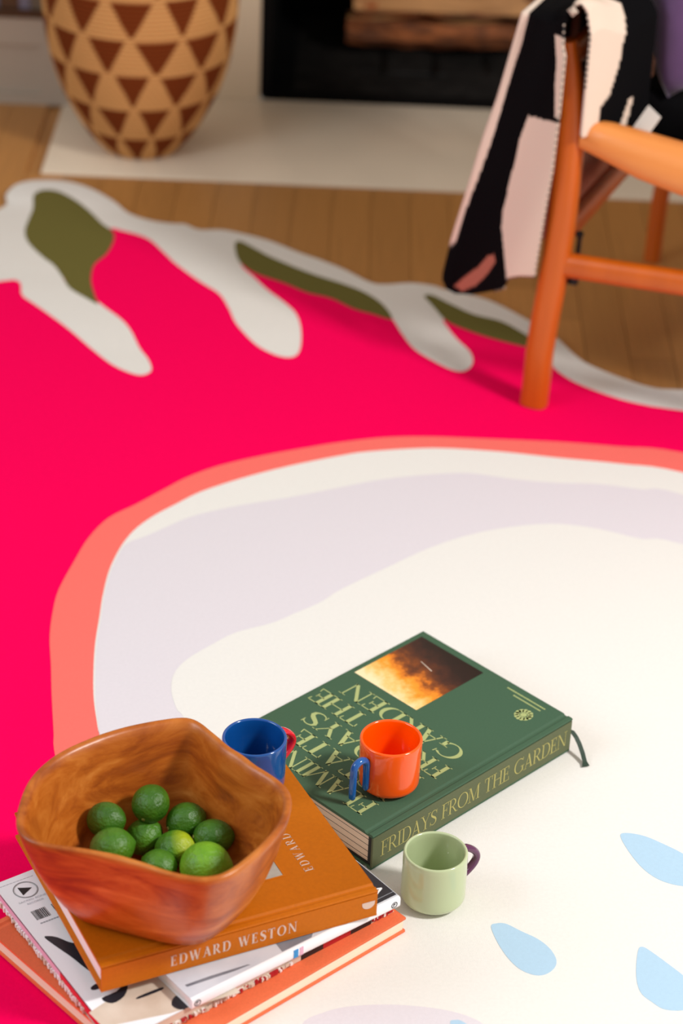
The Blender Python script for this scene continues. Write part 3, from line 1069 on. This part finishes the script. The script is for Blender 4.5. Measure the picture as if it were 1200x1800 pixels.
# left side: pink to scarlet edge; front side: printed spine bands
side_strip('edge_print', q2[3], q2[0], 0, .56, .0052, b2t - .0012, M['pinkedge'])
side_strip('edge_print', q2[3], q2[0], .56, 1, .0040, b2t - .0012, M['scarlet'])
fl = (Vector(q2[1]) - Vector(q2[0])).length
for a, b, m in ((.1945, .2194, 'ink'), (.2194, .2508, 'red'), (.2508, .2746, 'ink')):
    side_strip('spine_band', q2[0], q2[1], a / fl, b / fl, .0002, b2t - .0002, M[m])
side_strip('spine_paper', q2[0], q2[1], 0, .1943 / fl, .0002, b2t - .0004, M['beige'], .0004)
# ragged deckle: little torn flecks along the lower side edges
random.seed(9)
vs, fs, mi = [], [], []


def flecks(a, b, f0, f1, n_, z0, z1, pal, size, out_):
    a, b = Vector(a), Vector(b)
    d = (b - a).normalized()
    nn = Vector((d.y, -d.x))
    for k in range(n_):
        f = f0 + (f1 - f0) * (k + random.random()) / n_
        w, h_, o_ = size * random.uniform(.5, 1.5), random.uniform(.3, 1) * (z1 - z0), random.uniform(.0008, out_)
        p = a.lerp(b, f)
        c = [p - nn * .001, p + d * w - nn * .001, p + d * w + nn * o_, p + nn * o_]
        i0 = len(vs)
        zz = z0 + random.random() * (z1 - z0 - h_)
        vs.extend([(v.x, v.y, zz) for v in c] + [(v.x, v.y, zz + h_) for v in c])
        fs.extend([tuple(i + i0 for i in q) for q in BOXF])
        mi.extend([random.choice(pal)] * 6)


flecks(q2[3], q2[0], .05, .75, 90, .0004, .0062, [0, 0, 0, 1], .0022, .0028)
flecks(q2[0], q2[1], .02, .60, 120, .0003, .0052, [0, 1, 1, 2], .0024, .0032)
flecks(q2[0], q2[1], .91, .99, 16, .0006, .0090, [2, 2, 0], .0018, .0012)
mesh('deckle_edge', vs, fs, None, b2, mats=[M['whitepaper'], M['beige'], M['red']], mi=mi)['kind'] = 'stuff'

zt = b2t + .0001


def flat2(name, poly, m, dz=.0001):
    return prism(name, poly, zt - .0003, zt + dz, m, b2)


def ring_poly(parent, name, c, r0, r1, z, m, n_=48, sx=1):
    vs, fs = [], []
    for k in range(n_):
        a = 2 * math.pi * k / n_
        vs += [(c[0] + r0 * math.cos(a) * sx, c[1] + r0 * math.sin(a), z), (c[0] + r1 * math.cos(a) * sx, c[1] + r1 * math.sin(a), z)]
    for k in range(n_):
        a, b = 2 * k, 2 * ((k + 1) % n_)
        fs.append((a, a + 1, b + 1, b))
    return mesh(name, vs, fs, m, parent)


lc = (.0284, .1847)
ring_poly(b2, 'logo_ring', lc, .0108, .0113, zt + .0001, M['ink'])
ring_poly(b2, 'logo_ring', lc, .0100, .01025, zt + .0001, M['ink'])
flat2('logo_triangle', [(.0232, .1788), (.0346, .1847), (.0232, .1906)], M['ink'])
sans('publisher_name', 'SACRED BONES', .0022, (.0145, .1695, zt), (1, 0, 0), (0, 1, 0), M['palegreyink'], b2, width=.0285)
sans('publisher_name', 'RECORDS', .0022, (.0205, .1648, zt), (1, 0, 0), (0, 1, 0), M['palegreyink'], b2, width=.016)
boxes('small_print', [((.006 + k * .0034, .1988, zt - .0002), (.0088 + k * .0034, .1993, zt + .0001)) for k in range(11)], M['palegreyink'], b2)
random.seed(2)
bars, xx = [], .0185
while xx < .047:
    w = random.choice([.0004, .0007, .0011])
    bars.append(((xx, .1425, zt - .0002), (xx + w, .1555, zt + .0001)))
    xx += w + random.choice([.0004, .0006])
    if .0325 < xx < .034:
        xx = .0385
boxes('barcode', bars, M['ink'], b2)
boxes('small_print', [((.019 + k * .0026, .1365, zt - .0002), (.0211 + k * .0026, .1378, zt + .0001)) for k in range(10)], M['greyink'], b2)
boxes('small_print', [((.040 + .001 * (k % 2), .131 - k * .0036, zt - .0002), (.058, .1318 - k * .0036, zt + .0001)) for k in range(6)], M['palegrey'], b2)
# whale tail silhouette and dark figures of the cover photograph
wt = [(.0135, .1190), (.0185, .1180), (.0235, .1130), (.028, .1045), (.0325, .0990), (.0345, .0985), (.0358, .1060), (.0385, .1165), (.0425, .1190), (.050, .10), (.050, .055), (.040, .048), (.030, .052), (.0255, .066), (.022, .084), (.0175, .101)]
flat2('whale_tail', spline(wt, 3), M['navy'])
flat2('cover_photo', [(.002, .0155), (.060, .030), (.120, .022), (.124, -.028), (.060, -.020), (.004, -.006)], M['beige'], .00005)
for p in ([(.0175, .0415), (.024, .0438), (.036, .0425), (.034, .0375), (.0195, .0375)], [(.0195, .0255), (.034, .0265), (.043, .031), (.046, .028), (.037, .018), (.024, .0155)], [(.046, .009), (.068, .0085), (.069, .0115), (.047, .0115)], [(.066, -.012), (.074, -.004), (.082, -.009), (.080, -.020), (.070, -.021)]):
    flat2('dark_figure', spline(p, 3), M['navy'], .00012)
Z2 = Z1 + b2t + .0004

# navy and white paperback
b3t = .0112
A3 = math.radians(39.7)
b3 = tag(empty('paperback_book', (-.107, 1.529, Z2), A3), 'white-spined paperback with navy cover end lying under the ochre book', 'book')
L3, W3 = .2275, .168
box('page_block', (.0008, .0012, .0006), (L3 - .0008, W3 - .0008, b3t - .0006), M['whitepaper'], b3)
box('front_cover', (0, .0022, b3t - .0007), (L3, W3, b3t), M['palegrey'], b3)
box('back_cover', (0, .0022, 0), (L3, W3, .0006), M['whitecover'], b3)
extrude_x('spine', [(.0022, 0), (.0006, .0008), (0, .0025), (0, b3t - .0025), (.0006, b3t - .0008), (.0022, b3t), (.0032, b3t + .0001), (.0032, 0)], 0, L3, M['whitecover'], b3)
zt3 = b3t


def flat3(name, poly, m, dz=.0001):
    return prism(name, poly, zt3 - .0003, zt3 + dz, m, b3)


flat3('navy_panel', [(.178, .0052), (L3 - .0006, .0052), (L3 - .0006, W3 - .001), (.178, W3 - .001)], M['navy'])
flat3('cover_crease', [(.178, .0095), (L3 - .0006, .0095), (L3 - .0006, .0102), (.178, .0102)], M['greyink'], .00012)
flat3('photo_patch', [(.098, .004), (.130, .004), (.160, .030), (.150, .060), (.105, .05)], M['midgrey'])
flat3('photo_streak', [(.006, .016), (.05, .0085), (.066, .007), (.064, .0085), (.03, .0155), (.006, .019)], M['midgrey'])
sans('title_letter', 'A', .015, (.207, .0265, zt3), (0, -1, 0), (1, 0, 0), M['whitecover'], b3, lift=.0002)
boxes('title_print', [((.2135, .052 + .012 * k, zt3 - .0002), (.2205, .0555 + .012 * k, zt3 + .0002)) for k in range(4)], M['whitecover'], b3)
# spine marks
boxes('spine_tag', [((.1075, -.0003, .0014), (.1125, .0004, .0100))], M['skyblue'], b3)
boxes('spine_tag', [((.1142, -.0003, .0014), (.1180, .0004, .0100))], M['pinkedge'], b3)
for cx3 in (.2205, .0055):
    vs, fs = [], []
    for k in range(28):
        a = 2 * math.pi * k / 28
        for r in (.0034, .0026):
            vs.append((cx3 + r * math.cos(a), -.0003, .0056 + r * math.sin(a)))
    for k in range(28):
        a, b = 2 * k, 2 * ((k + 1) % 28)
        fs.append((a, b, b + 1, a + 1))
    mesh('spine_logo', vs, fs, M['ink'], b3)
    boxes('spine_logo', [((cx3 - .0011, -.0003, .0040), (cx3 - .0004, .0002, .0072)), ((cx3 - .0004, -.0003, .0058), (cx3 + .0010, .0002, .0072))], M['ink'], b3)
Z3 = Z2 + b3t + .0003

# ochre hardcover
ot = .0284
OA = math.radians(26.5)
och = hardcover('hardcover_book', (-.1835, 1.5325, Z3), OA, .2573, .225, ot, .0026, M['ochre'], M['ochre'], M['whitepaper'], inset=.004)
tag(och, 'ochre hardcover lettered EDWARD WESTON, topmost of the stack under the wooden bowl', 'book')
lettering('spine_lettering', 'EDWARD WESTON', .0112, (.0623, 0, .0082), (1, 0, 0), (0, 0, 1), M['silver'], och, width=.1175, stretch=True, track=.14, gly=GLYB)
pm = []
for k in range(13):
    a = math.pi + math.pi * k / 12
    pm.append((.2485 + .0062 * math.cos(a), .0165 + .0062 * math.sin(a) * .9))
mk = mesh('publisher_mark', [(x_, -.0003, z_) for x_, z_ in pm + [(.2547, .0185), (.2423, .0185)]], [tuple(range(15))], M['silver'], och)
lettering('cover_lettering', 'EDWARD', .0085, (.2175, .0475, ot), (0, 1, 0), (-1, 0, 0), M['silver'], och, width=.056)
lettering('cover_lettering', 'WESTON', .0085, (.2175, .1120, ot), (0, 1, 0), (-1, 0, 0), M['silver'], och, width=.056)
box('photo_inset', (.085, .0512, ot - .0004), (.1890, .165, ot + .00015), M['photogrey'], och)
boxes('photo_frame', [((.189, .0492, ot - .0004), (.1908, .167, ot + .0005)), ((.0832, .0492, ot - .0004), (.085, .167, ot + .0005)), ((.085, .0492, ot - .0004), (.189, .0511, ot + .0005)), ((.085, .1651, ot - .0004), (.189, .167, ot + .0005))], M['ochre'], och)
OT = Z3 + ot

# green hardcover
gt, gL, gW = .0401, .2805, .2065
GA = math.radians(45.7)
gpages = page_lines('green_book_pages', '#efd9c0', '#2a2018', [.0085, .0155, .0225, .0295], .00035)
grn = hardcover('hardcover_book', (.0427, 1.7605, FZ), GA, gL, gW, gt, .003, M['green_cloth'], M['green_spine'], gpages, inset=.0035, end=M['endpaper'])
tag(grn, 'thick green cloth hardcover lettered FRIDAYS FROM THE GARDEN lying alone on the rug', 'book')
for txt, ub, va, vb in (('FLAMINGO', .0376, .030, .2), ('ESTATE', .068, .030, .166), ('FRIDAYS', .099, .030, .1785), ('FROM THE', .130, .022, .2025), ('GARDEN', .161, .030, .187)):
    lettering('cover_lettering', txt, .0235, (ub, va, gt), (0, 1, 0), (-1, 0, 0), M['pale_green'], grn, width=vb - va, stretch=True, track=-.03)
lettering('spine_lettering', 'FRIDAYS FROM THE GARDEN', .0175, (.0110, 0, .0110), (1, 0, 0), (0, 0, 1), M['pale_gold'], grn, width=.263, stretch=True, track=-.01, gly=GLYL)
# cover picture: a glowing sky behind dark foliage
pm_ = bpy.data.materials.new('cover_picture')
pm_.use_nodes = True
nt = pm_.node_tree
bs = nt.nodes['Principled BSDF']
bs.inputs['Roughness'].default_value = .3
tc = nt.nodes.new('ShaderNodeTexCoord')
sp = nt.nodes.new('ShaderNodeSeparateXYZ')
nt.links.new(tc.outputs['Object'], sp.inputs[0])


def mathn(op, a, b):
    n_ = nt.nodes.new('ShaderNodeMath')
    n_.operation = op
    for k, v in enumerate((a, b)):
        if isinstance(v, (int, float)):
            n_.inputs[k].default_value = v
        else:
            nt.links.new(v, n_.inputs[k])
    return n_.outputs[0]


uu = mathn('DIVIDE', mathn('SUBTRACT', sp.outputs[0], .1735), .0985)
vv = mathn('DIVIDE', mathn('SUBTRACT', sp.outputs[1], .113), .0875)
nz_ = nt.nodes.new('ShaderNodeTexNoise')
nz_.inputs['Scale'].default_value = 60
nz_.inputs['Detail'].default_value = 8
nz_.inputs['Roughness'].default_value = .65
nt.links.new(tc.outputs['Object'], nz_.inputs['Vector'])
t_ = mathn('ADD', mathn('ADD', uu, mathn('MULTIPLY', mathn('SUBTRACT', nz_.outputs['Fac'], .5), .6)), mathn('MULTIPLY', mathn('SUBTRACT', .5, vv), .16))
rp = nt.nodes.new('ShaderNodeValToRGB')
el = rp.color_ramp.elements
el[0].position, el[0].color = .0, lin('#fbe3b4')
el[1].position, el[1].color = 1.0, lin('#170a0a')
for p_, c_ in ((.15, '#f8c878'), (.30, '#f29a26'), (.40, '#d9761a'), (.46, '#8a4414'), (.58, '#5a2a14'), (.72, '#3a1a14'), (.85, '#1e0d0e')):
    e = el.new(p_)
    e.color = lin(c_)
nt.links.new(t_, rp.inputs[0])
nt.links.new(rp.outputs[0], bs.inputs['Base Color'])
pic = prism('cover_picture', [(.1735, .113), (.272, .113), (.272, .2005), (.1735, .2005)], gt - .0003, gt + .00012, pm_, grn)
# a pale fallen branch in the picture
mesh('picture_branch', [(.2335, .1500, gt + .0002), (.2345, .1494, gt + .0002), (.2388, .1690, gt + .0002), (.2382, .1694, gt + .0002)], [(0, 1, 2, 3)], M['beige'], grn)
# round emblem: a small flower of petals in a disc
vs, fs = [], []
for k in range(12):
    a = 2 * math.pi * k / 12
    c = (.2481 + .0070 * math.cos(a), .0365 + .0070 * math.sin(a))
    i0 = len(vs)
    for q in range(10):
        b = 2 * math.pi * q / 10
        vs.append((c[0] + .0030 * math.cos(b) * (1.2 if q % 5 == 0 else 1), c[1] + .0026 * math.sin(b), gt + .00015))
    fs.append(tuple(range(i0, i0 + 10)))
i0 = len(vs)
for q in range(16):
    b = 2 * math.pi * q / 16
    r = .0042 if q % 2 else .0030
    vs.append((.2481 + r * math.cos(b), .0365 + r * math.sin(b), gt + .0002))
fs.append(tuple(range(i0, i0 + 16)))
mesh('emblem', vs, fs, M['pale_green'], grn)
random.seed(11)
for u_, va, vb in ((.2715, .0285, .079), (.2660, .0300, .066)):
    bx, v = [], va
    while v < vb:
        w = random.uniform(.0012, .0026)
        bx.append(((u_ - .0012, v, gt - .0002), (u_ + .0006, min(vb, v + w), gt + .00015)))
        v += w + .0005
    boxes('small_print', bx, M['pale_green'], grn)
# ribbon marker
M['ribbon'] = mat('ribbon', '#1d3526', .6, bump=.2, bscale=1500)
rb = []
path = [(.2740, .0050, .0245), (.2800, .0040, .0240), (.2838, .0015, .0215), (.2850, -.0035, .0165), (.2835, -.010, .0115), (.2800, -.0175, .0065), (.2755, -.0245, .0025), (.2725, -.0285, .0008)]
vs, fs = [], []
for k, p in enumerate(path):
    w = .0021 if k < len(path) - 1 else .0036
    vs += [(p[0] - w, p[1] + w * .5, p[2]), (p[0] + w, p[1] - w * .5, p[2]), (p[0] + w, p[1] - w * .5, p[2] + .0006), (p[0] - w, p[1] + w * .5, p[2] + .0006)]
for k in range(len(path) - 1):
    a, b = 4 * k, 4 * k + 4
    for q in range(4):
        fs.append((a + q, a + (q + 1) % 4, b + (q + 1) % 4, b + q))
fs += [(0, 3, 2, 1), tuple(4 * (len(path) - 1) + q for q in range(4))]
rbn = mesh('ribbon_marker', vs, fs, M['ribbon'], grn)
fix(rbn)
rbn['label'] = 'dark green ribbon marker'
GT = FZ + gt

# ------------------------------------------------------------------ wooden bowl
bw = bpy.data.materials.new('bowl_wood')
bw.use_nodes = True
nt = bw.node_tree
bs = nt.nodes['Principled BSDF']
bs.inputs['Roughness'].default_value = .34
bs.inputs['Coat Weight'].default_value = .22
bs.inputs['Specular IOR Level'].default_value = .35
bs.inputs['Coat Roughness'].default_value = .3
tc = nt.nodes.new('ShaderNodeTexCoord')
mp = nt.nodes.new('ShaderNodeMapping')
mp.inputs['Scale'].default_value = (1, 1.6, 3.2)
mp.inputs['Rotation'].default_value = (.3, .5, .4)
nt.links.new(tc.outputs['Object'], mp.inputs[0])
n1 = nt.nodes.new('ShaderNodeTexNoise')
n1.inputs['Scale'].default_value = 11
n1.inputs['Detail'].default_value = 6
n1.inputs['Distortion'].default_value = .9
n1.inputs['Roughness'].default_value = .62
nt.links.new(mp.outputs[0], n1.inputs['Vector'])
rp = nt.nodes.new('ShaderNodeValToRGB')
el = rp.color_ramp.elements
el[0].position, el[0].color = .28, lin('#7c3a10')
el[1].position, el[1].color = .75, lin('#dc9044')
for p_, c_ in ((.40, '#9c4c14'), (.50, '#b4601c'), (.60, '#c4722a')):
    e = el.new(p_)
    e.color = lin(c_)
nt.links.new(n1.outputs['Fac'], rp.inputs[0])
nt.links.new(rp.outputs[0], bs.inputs['Base Color'])
n2 = nt.nodes.new('ShaderNodeTexNoise')
n2.inputs['Scale'].default_value = 70
nt.links.new(mp.outputs[0], n2.inputs['Vector'])
bp = nt.nodes.new('ShaderNodeBump')
bp.inputs['Strength'].default_value = .12
bp.inputs['Distance'].default_value = .002
nt.links.new(n2.outputs['Fac'], bp.inputs['Height'])
nt.links.new(bp.outputs[0], bs.inputs['Normal'])
BC = Vector((-.1448, 1.6258))
BZ = OT + .0002
BH = .193 - BZ
NB = 180
rim_tab = sorted(RIM)
rim_tab = [(rim_tab[-1][0] - 360, rim_tab[-1][1])] + rim_tab + [(rim_tab[0][0] + 360, rim_tab[0][1])]


def rim_r(a):
    return sum(lerp(rim_tab, ((a + d + 180) % 360) - 180) for d in (-5, -2.5, 0, 2.5, 5)) / 5


vs, fs = [], []
outer = [(.0, .0, 0), (.9, .0, 0), (1.0, .004, .0), (1.0, .014, .10), (1, .06, .29), (1, .2, .47), (1, .4, .66), (1, .6, .80), (1, .8, .91), (1, .93, .975), (1, .985, .998)]
inner_ = [(1, 1.0, 1, .0015), (1, 1.003, 1, .0032), (1, .998, 1, .0052), (1, .98, .995, .0072), (1, .93, .975, .0088), (1, .8, .91, .0098), (1, .6, .79, .0100), (1, .42, .645, .0100), (1, .28, .50, .0100), (1, .19, .36, .0105), (1, .135, .2, .012), (.9, .11, .1, .012), (.6, .10, 0, .008), (.2, .098, 0, .006), (0, .098, 0, .006)]
ring_def = [(k, t, g, 0) for k, t, g in outer] + inner_
for k, t, g, th in ring_def:
    isin = th > 0
    for i in range(NB):
        a = -180 + 360 * i / NB
        rr = rim_r(a)
        rb_ = .059 * (.55 + .45 * rr / .108)
        ca, sa = math.cos(math.radians(a)), math.sin(math.radians(a))
        r = (rb_ + (rr - rb_) * g) * k
        ox, oy = .003 * (1 - t), .004 * (1 - t)
        zz = BH * t
        if isin:
            r = max(0, (rb_ + (rr - rb_) * g) - th) * k
        vs.append((ox + r * ca, oy + r * sa, zz))
nr_ = len(ring_def)
for j in range(nr_ - 1):
    for i in range(NB):
        k = (i + 1) % NB
        fs.append((j * NB + i, j * NB + k, (j + 1) * NB + k, (j + 1) * NB + i))
bowl = mesh('wooden_bowl', vs, fs, bw, smooth=True)
bowl.location = (BC.x, BC.y, BZ)
fix(bowl)
bowl.data.polygons.foreach_set('use_smooth', [True] * len(bowl.data.polygons))
tag(bowl, 'hand-carved five-cornered wooden bowl holding limes on the ochre book', 'bowl')

# ------------------------------------------------------------------ limes
def lime_mat(name, c1, c2, yellow=None):
    m = mat(name, c1, .42, col2=c2, vscale=60, bump=.9, bscale=330, spec=.5, bdist=.0014)
    if yellow:
        nt = m.node_tree
        b = nt.nodes['Principled BSDF']
        src = b.inputs['Base Color'].links[0].from_socket
        tc = nt.nodes.new('ShaderNodeTexCoord')
        sp = nt.nodes.new('ShaderNodeSeparateXYZ')
        nt.links.new(tc.outputs['Object'], sp.inputs[0])
        mr = nt.nodes.new('ShaderNodeMapRange')
        mr.inputs[1].default_value, mr.inputs[2].default_value = .003, .014
        nt.links.new(sp.outputs[2], mr.inputs[0])
        mx = nt.nodes.new('ShaderNodeMix')
        mx.data_type = 'RGBA'
        nt.links.new(mr.outputs[0], mx.inputs['Factor'])
        nt.links.new(src, mx.inputs['A'])
        mx.inputs['B'].default_value = lin(yellow)
        nt.links.new(mx.outputs['Result'], b.inputs['Base Color'])
    return m


lm_dark = lime_mat('lime_dark', '#2c5a0c', '#3f7012')
lm_mid = lime_mat('lime_mid', '#386a12', '#4d8016')
lm_light = lime_mat('lime_light', '#568f16', '#74a822')
lm_yel = lime_mat('lime_yellow_tip', '#386a12', '#4d8016', '#a0b014')
M['stemscar'] = mat('lime_stem_scar', '#8a8a3a', .8)
lime_mesh, scar_mesh = None, None
LIMES = [
    ((-.1925, 1.6624, .1346), .0153, (.9, -.3, .25), lm_dark, 'dark green lime resting against the bowl wall, tip toward the other limes', 1.10),
    ((-.1554, 1.6811, .1397), .0160, (.3, .9, .35), lm_dark, 'round deep green lime highest at the back of the bowl', 1.06),
    ((-.1243, 1.6783, .1249), .0158, (.8, .5, .1), lm_dark, 'dark lime tucked behind the yellow-tipped lime', 1.10),
    ((-.1604, 1.6690, .1120), .0152, (.75, .2, .6), lm_mid, 'green lime with a pointed tip in the middle of the bowl', 1.10),
    ((-.1318, 1.6490, .1165), .0156, (.95, -.05, .45), lm_yel, 'lime with a yellow tip beside the largest lime', 1.12),
    ((-.0988, 1.6581, .1245), .0152, (.95, .2, -.1), lm_dark, 'dark lime lying behind the largest light green lime', 1.14),
    ((-.1028, 1.6200, .1225), .0205, (.95, -.1, .1), lm_light, 'largest lime, light green and glossy', 1.06),
    ((-.1844, 1.6327, .1281), .0168, (.9, .3, .1), lm_mid, 'green lime half hidden below the bowl rim, under the lime on the wall', 1.12),
    ((-.1428, 1.6226, .1181), .0142, (-.8, .3, .2), lm_mid, 'small green lime almost hidden by the front rim of the bowl', 1.08),
]
for pos, r, ax, m, label, el_ in LIMES:
    r *= 1.035
    vs, fs = [], []
    NS, NR_ = 28, 20
    for j in range(NR_ + 1):
        t = math.pi * j / NR_
        rr, zz = math.sin(t), math.cos(t) * el_
        if t < .5:
            zz += .10 * (1 - t / .5) ** 1.5
        if t > math.pi - .3:
            zz += .03 * (1 - (math.pi - t) / .3)
        for i in range(NS):
            a = 2 * math.pi * i / NS
            w = 1 + .015 * math.sin(3 * a + 5 * pos[0] * 90)
            vs.append((r * rr * math.cos(a) * w, r * rr * math.sin(a) * w, r * zz))
    for j in range(NR_):
        for i in range(NS):
            k = (i + 1) % NS
            fs.append((j * NS + i, (j + 1) * NS + i, (j + 1) * NS + k, j * NS + k))
    root = tag(empty('lime', pos), label, 'lime', 'limes in the wooden bowl')
    root.rotation_euler = Vector(ax).to_track_quat('Z', 'X').to_euler()
    sk = mesh('peel', vs, fs, m, root, smooth=True)
    fix(sk)
    sk.data.polygons.foreach_set('use_smooth', [True] * len(sk.data.polygons))
    lathe('stem_scar', [(.0002, .0), (.0014, .0004), (.0018, -.0004), (.0016, -.002)], 10, M['stemscar'], root).location = (0, 0, -r * el_ + .0001)
    root.children[-1].rotation_euler = (math.pi, 0, 0)

# ------------------------------------------------------------------ mugs
def gloss(name, c):
    return mat(name, c, .14, coat=.5, spec=.5)


M['g_orange'] = gloss('orange_glaze', '#ff5a02')
M['g_blue'] = gloss('blue_glaze', '#0f4f98')
M['g_blueh'] = gloss('blue_handle_glaze', '#155aa6')
M['g_sage'] = gloss('sage_glaze', '#bcc99e')
M['g_purple'] = gloss('plum_glaze', '#5c2850')
M['g_red'] = gloss('red_glaze', '#d8142a')


def mug(loc, body_m, h, base_r, rim_r_, label, foot):
    r = tag(empty('espresso_mug', loc), label, 'mug')
    R1, R2 = base_r, rim_r_
    pr = [(.0004, .0012), (foot - .003, .0012), (foot - .0015, 0), (foot, .0002), (foot + .002, .0022)]
    for k in range(7):
        a = -math.pi / 2 + (math.pi / 2) * k / 6
        pr.append((R1 - .0065 + .0065 * math.cos(a), .0095 + .0070 * math.sin(a)))
    for k in range(1, 9):
        t = k / 8
        pr.append((R1 + (R2 - R1) * t, .0095 + (h - .002 - .0095) * t))
    w = .0031
    for k in range(1, 7):
        a = math.pi * k / 6
        pr.append((R2 - w / 2 + w / 2 * math.cos(a), h - .002 + .0018 * math.sin(a)))
    for k in range(1, 9):
        t = 1 - k / 8
        pr.append((R1 + (R2 - R1) * t - w - .0004 * (1 - t), .011 + (h - .002 - .011) * t))
    for k in range(1, 6):
        a = (math.pi / 2) * k / 5
        pr.append((R1 - w - .0004 - .006 + .006 * math.cos(a), .011 - .006 * math.sin(a)))
    pr.append((.0004, .005))
    o = lathe('body', pr, 72, body_m, r)
    fix(o)
    o.data.polygons.foreach_set('use_smooth', [True] * len(o.data.polygons))
    return r


def handle_path(ang, pts):
    a = math.radians(ang)
    return [(rr * math.cos(a), rr * math.sin(a), zz) for rr, zz in pts], (-math.sin(a), math.cos(a), 0)


mo = mug((.0562, 1.8396, GT + .0001), M['g_orange'], .0565, .0288, .0296, 'orange mug with a blue hook handle standing on the green book', .0215)
arc = [(.0306, .0095), (.0306, .012), (.0306, .02), (.0306, .030), (.0308, .038)] + [(.0390 - .0082 * math.cos(math.pi * k / 10), .0395 + .0072 * math.sin(math.pi * k / 10)) for k in range(0, 11)] + [(.0474, .033), (.0477, .024), (.0479, .015), (.0480, .0085), (.0480, .0065)]
pp, sd = handle_path(224, arc)
tube('handle', pp, [.0018] + [.0031] * 3 + [.0033] * (len(pp) - 6) + [.0031, .0019], M['g_blueh'], mo, seg=14, side=sd, flat=1.15)['label'] = 'blue hook-shaped handle'

mg = mug((.0991, 1.7239, FZ + .0001), M['g_sage'], .0565, .0300, .0294, 'sage green mug with a plum handle standing on the rug', .0225)
ear = [(.0285, .049)] + [(.0290 + .0165 * math.sin(math.pi * k / 14) ** .85, .0495 - .034 * (k / 14) ** 1.1) for k in range(1, 14)] + [(.0288, .0150)]
pp, sd = handle_path(31, ear)
tube('handle', pp, [.0034] * len(pp), M['g_purple'], mg, seg=14, side=sd, flat=1.2)['label'] = 'plum purple loop handle'

mb = mug((-.0702, 1.7895, OT + .0001), M['g_blue'], .0565, .0290, .0298, 'cobalt blue mug with a red handle behind the wooden bowl', .0215)
pp, sd = handle_path(43, ear)
hb = tube('handle', pp, [.0030] * len(pp), M['g_red'], mb, seg=14, side=sd, flat=1.9)
hb['label'] = 'red ridged loop handle'

# ------------------------------------------------------------------ print and trims belong to the cover or spine they sit on
ON_SPINE = ('spine_lettering', 'publisher_mark', 'spine_tag', 'spine_logo')
ON_COVER = ('cover_lettering', 'cover_picture', 'picture_branch', 'emblem', 'small_print', 'photo_inset', 'photo_frame', 'logo_ring', 'logo_triangle', 'publisher_name', 'barcode',
            'whale_tail', 'cover_photo', 'dark_figure', 'navy_panel', 'cover_crease', 'photo_patch', 'photo_streak', 'title_letter', 'title_print')
for book in (coral, b2, b3, och, grn):
    parts = {c.name.split('.')[0]: c for c in book.children}
    for c in list(book.children):
        k = c.name.split('.')[0]
        if k in ON_SPINE and 'spine' in parts:
            c.parent = parts['spine']
        elif k in ON_COVER:
            c.parent = parts['front_cover']
for c in list(bl.children):
    if c is not cloth:
        c.parent = cloth
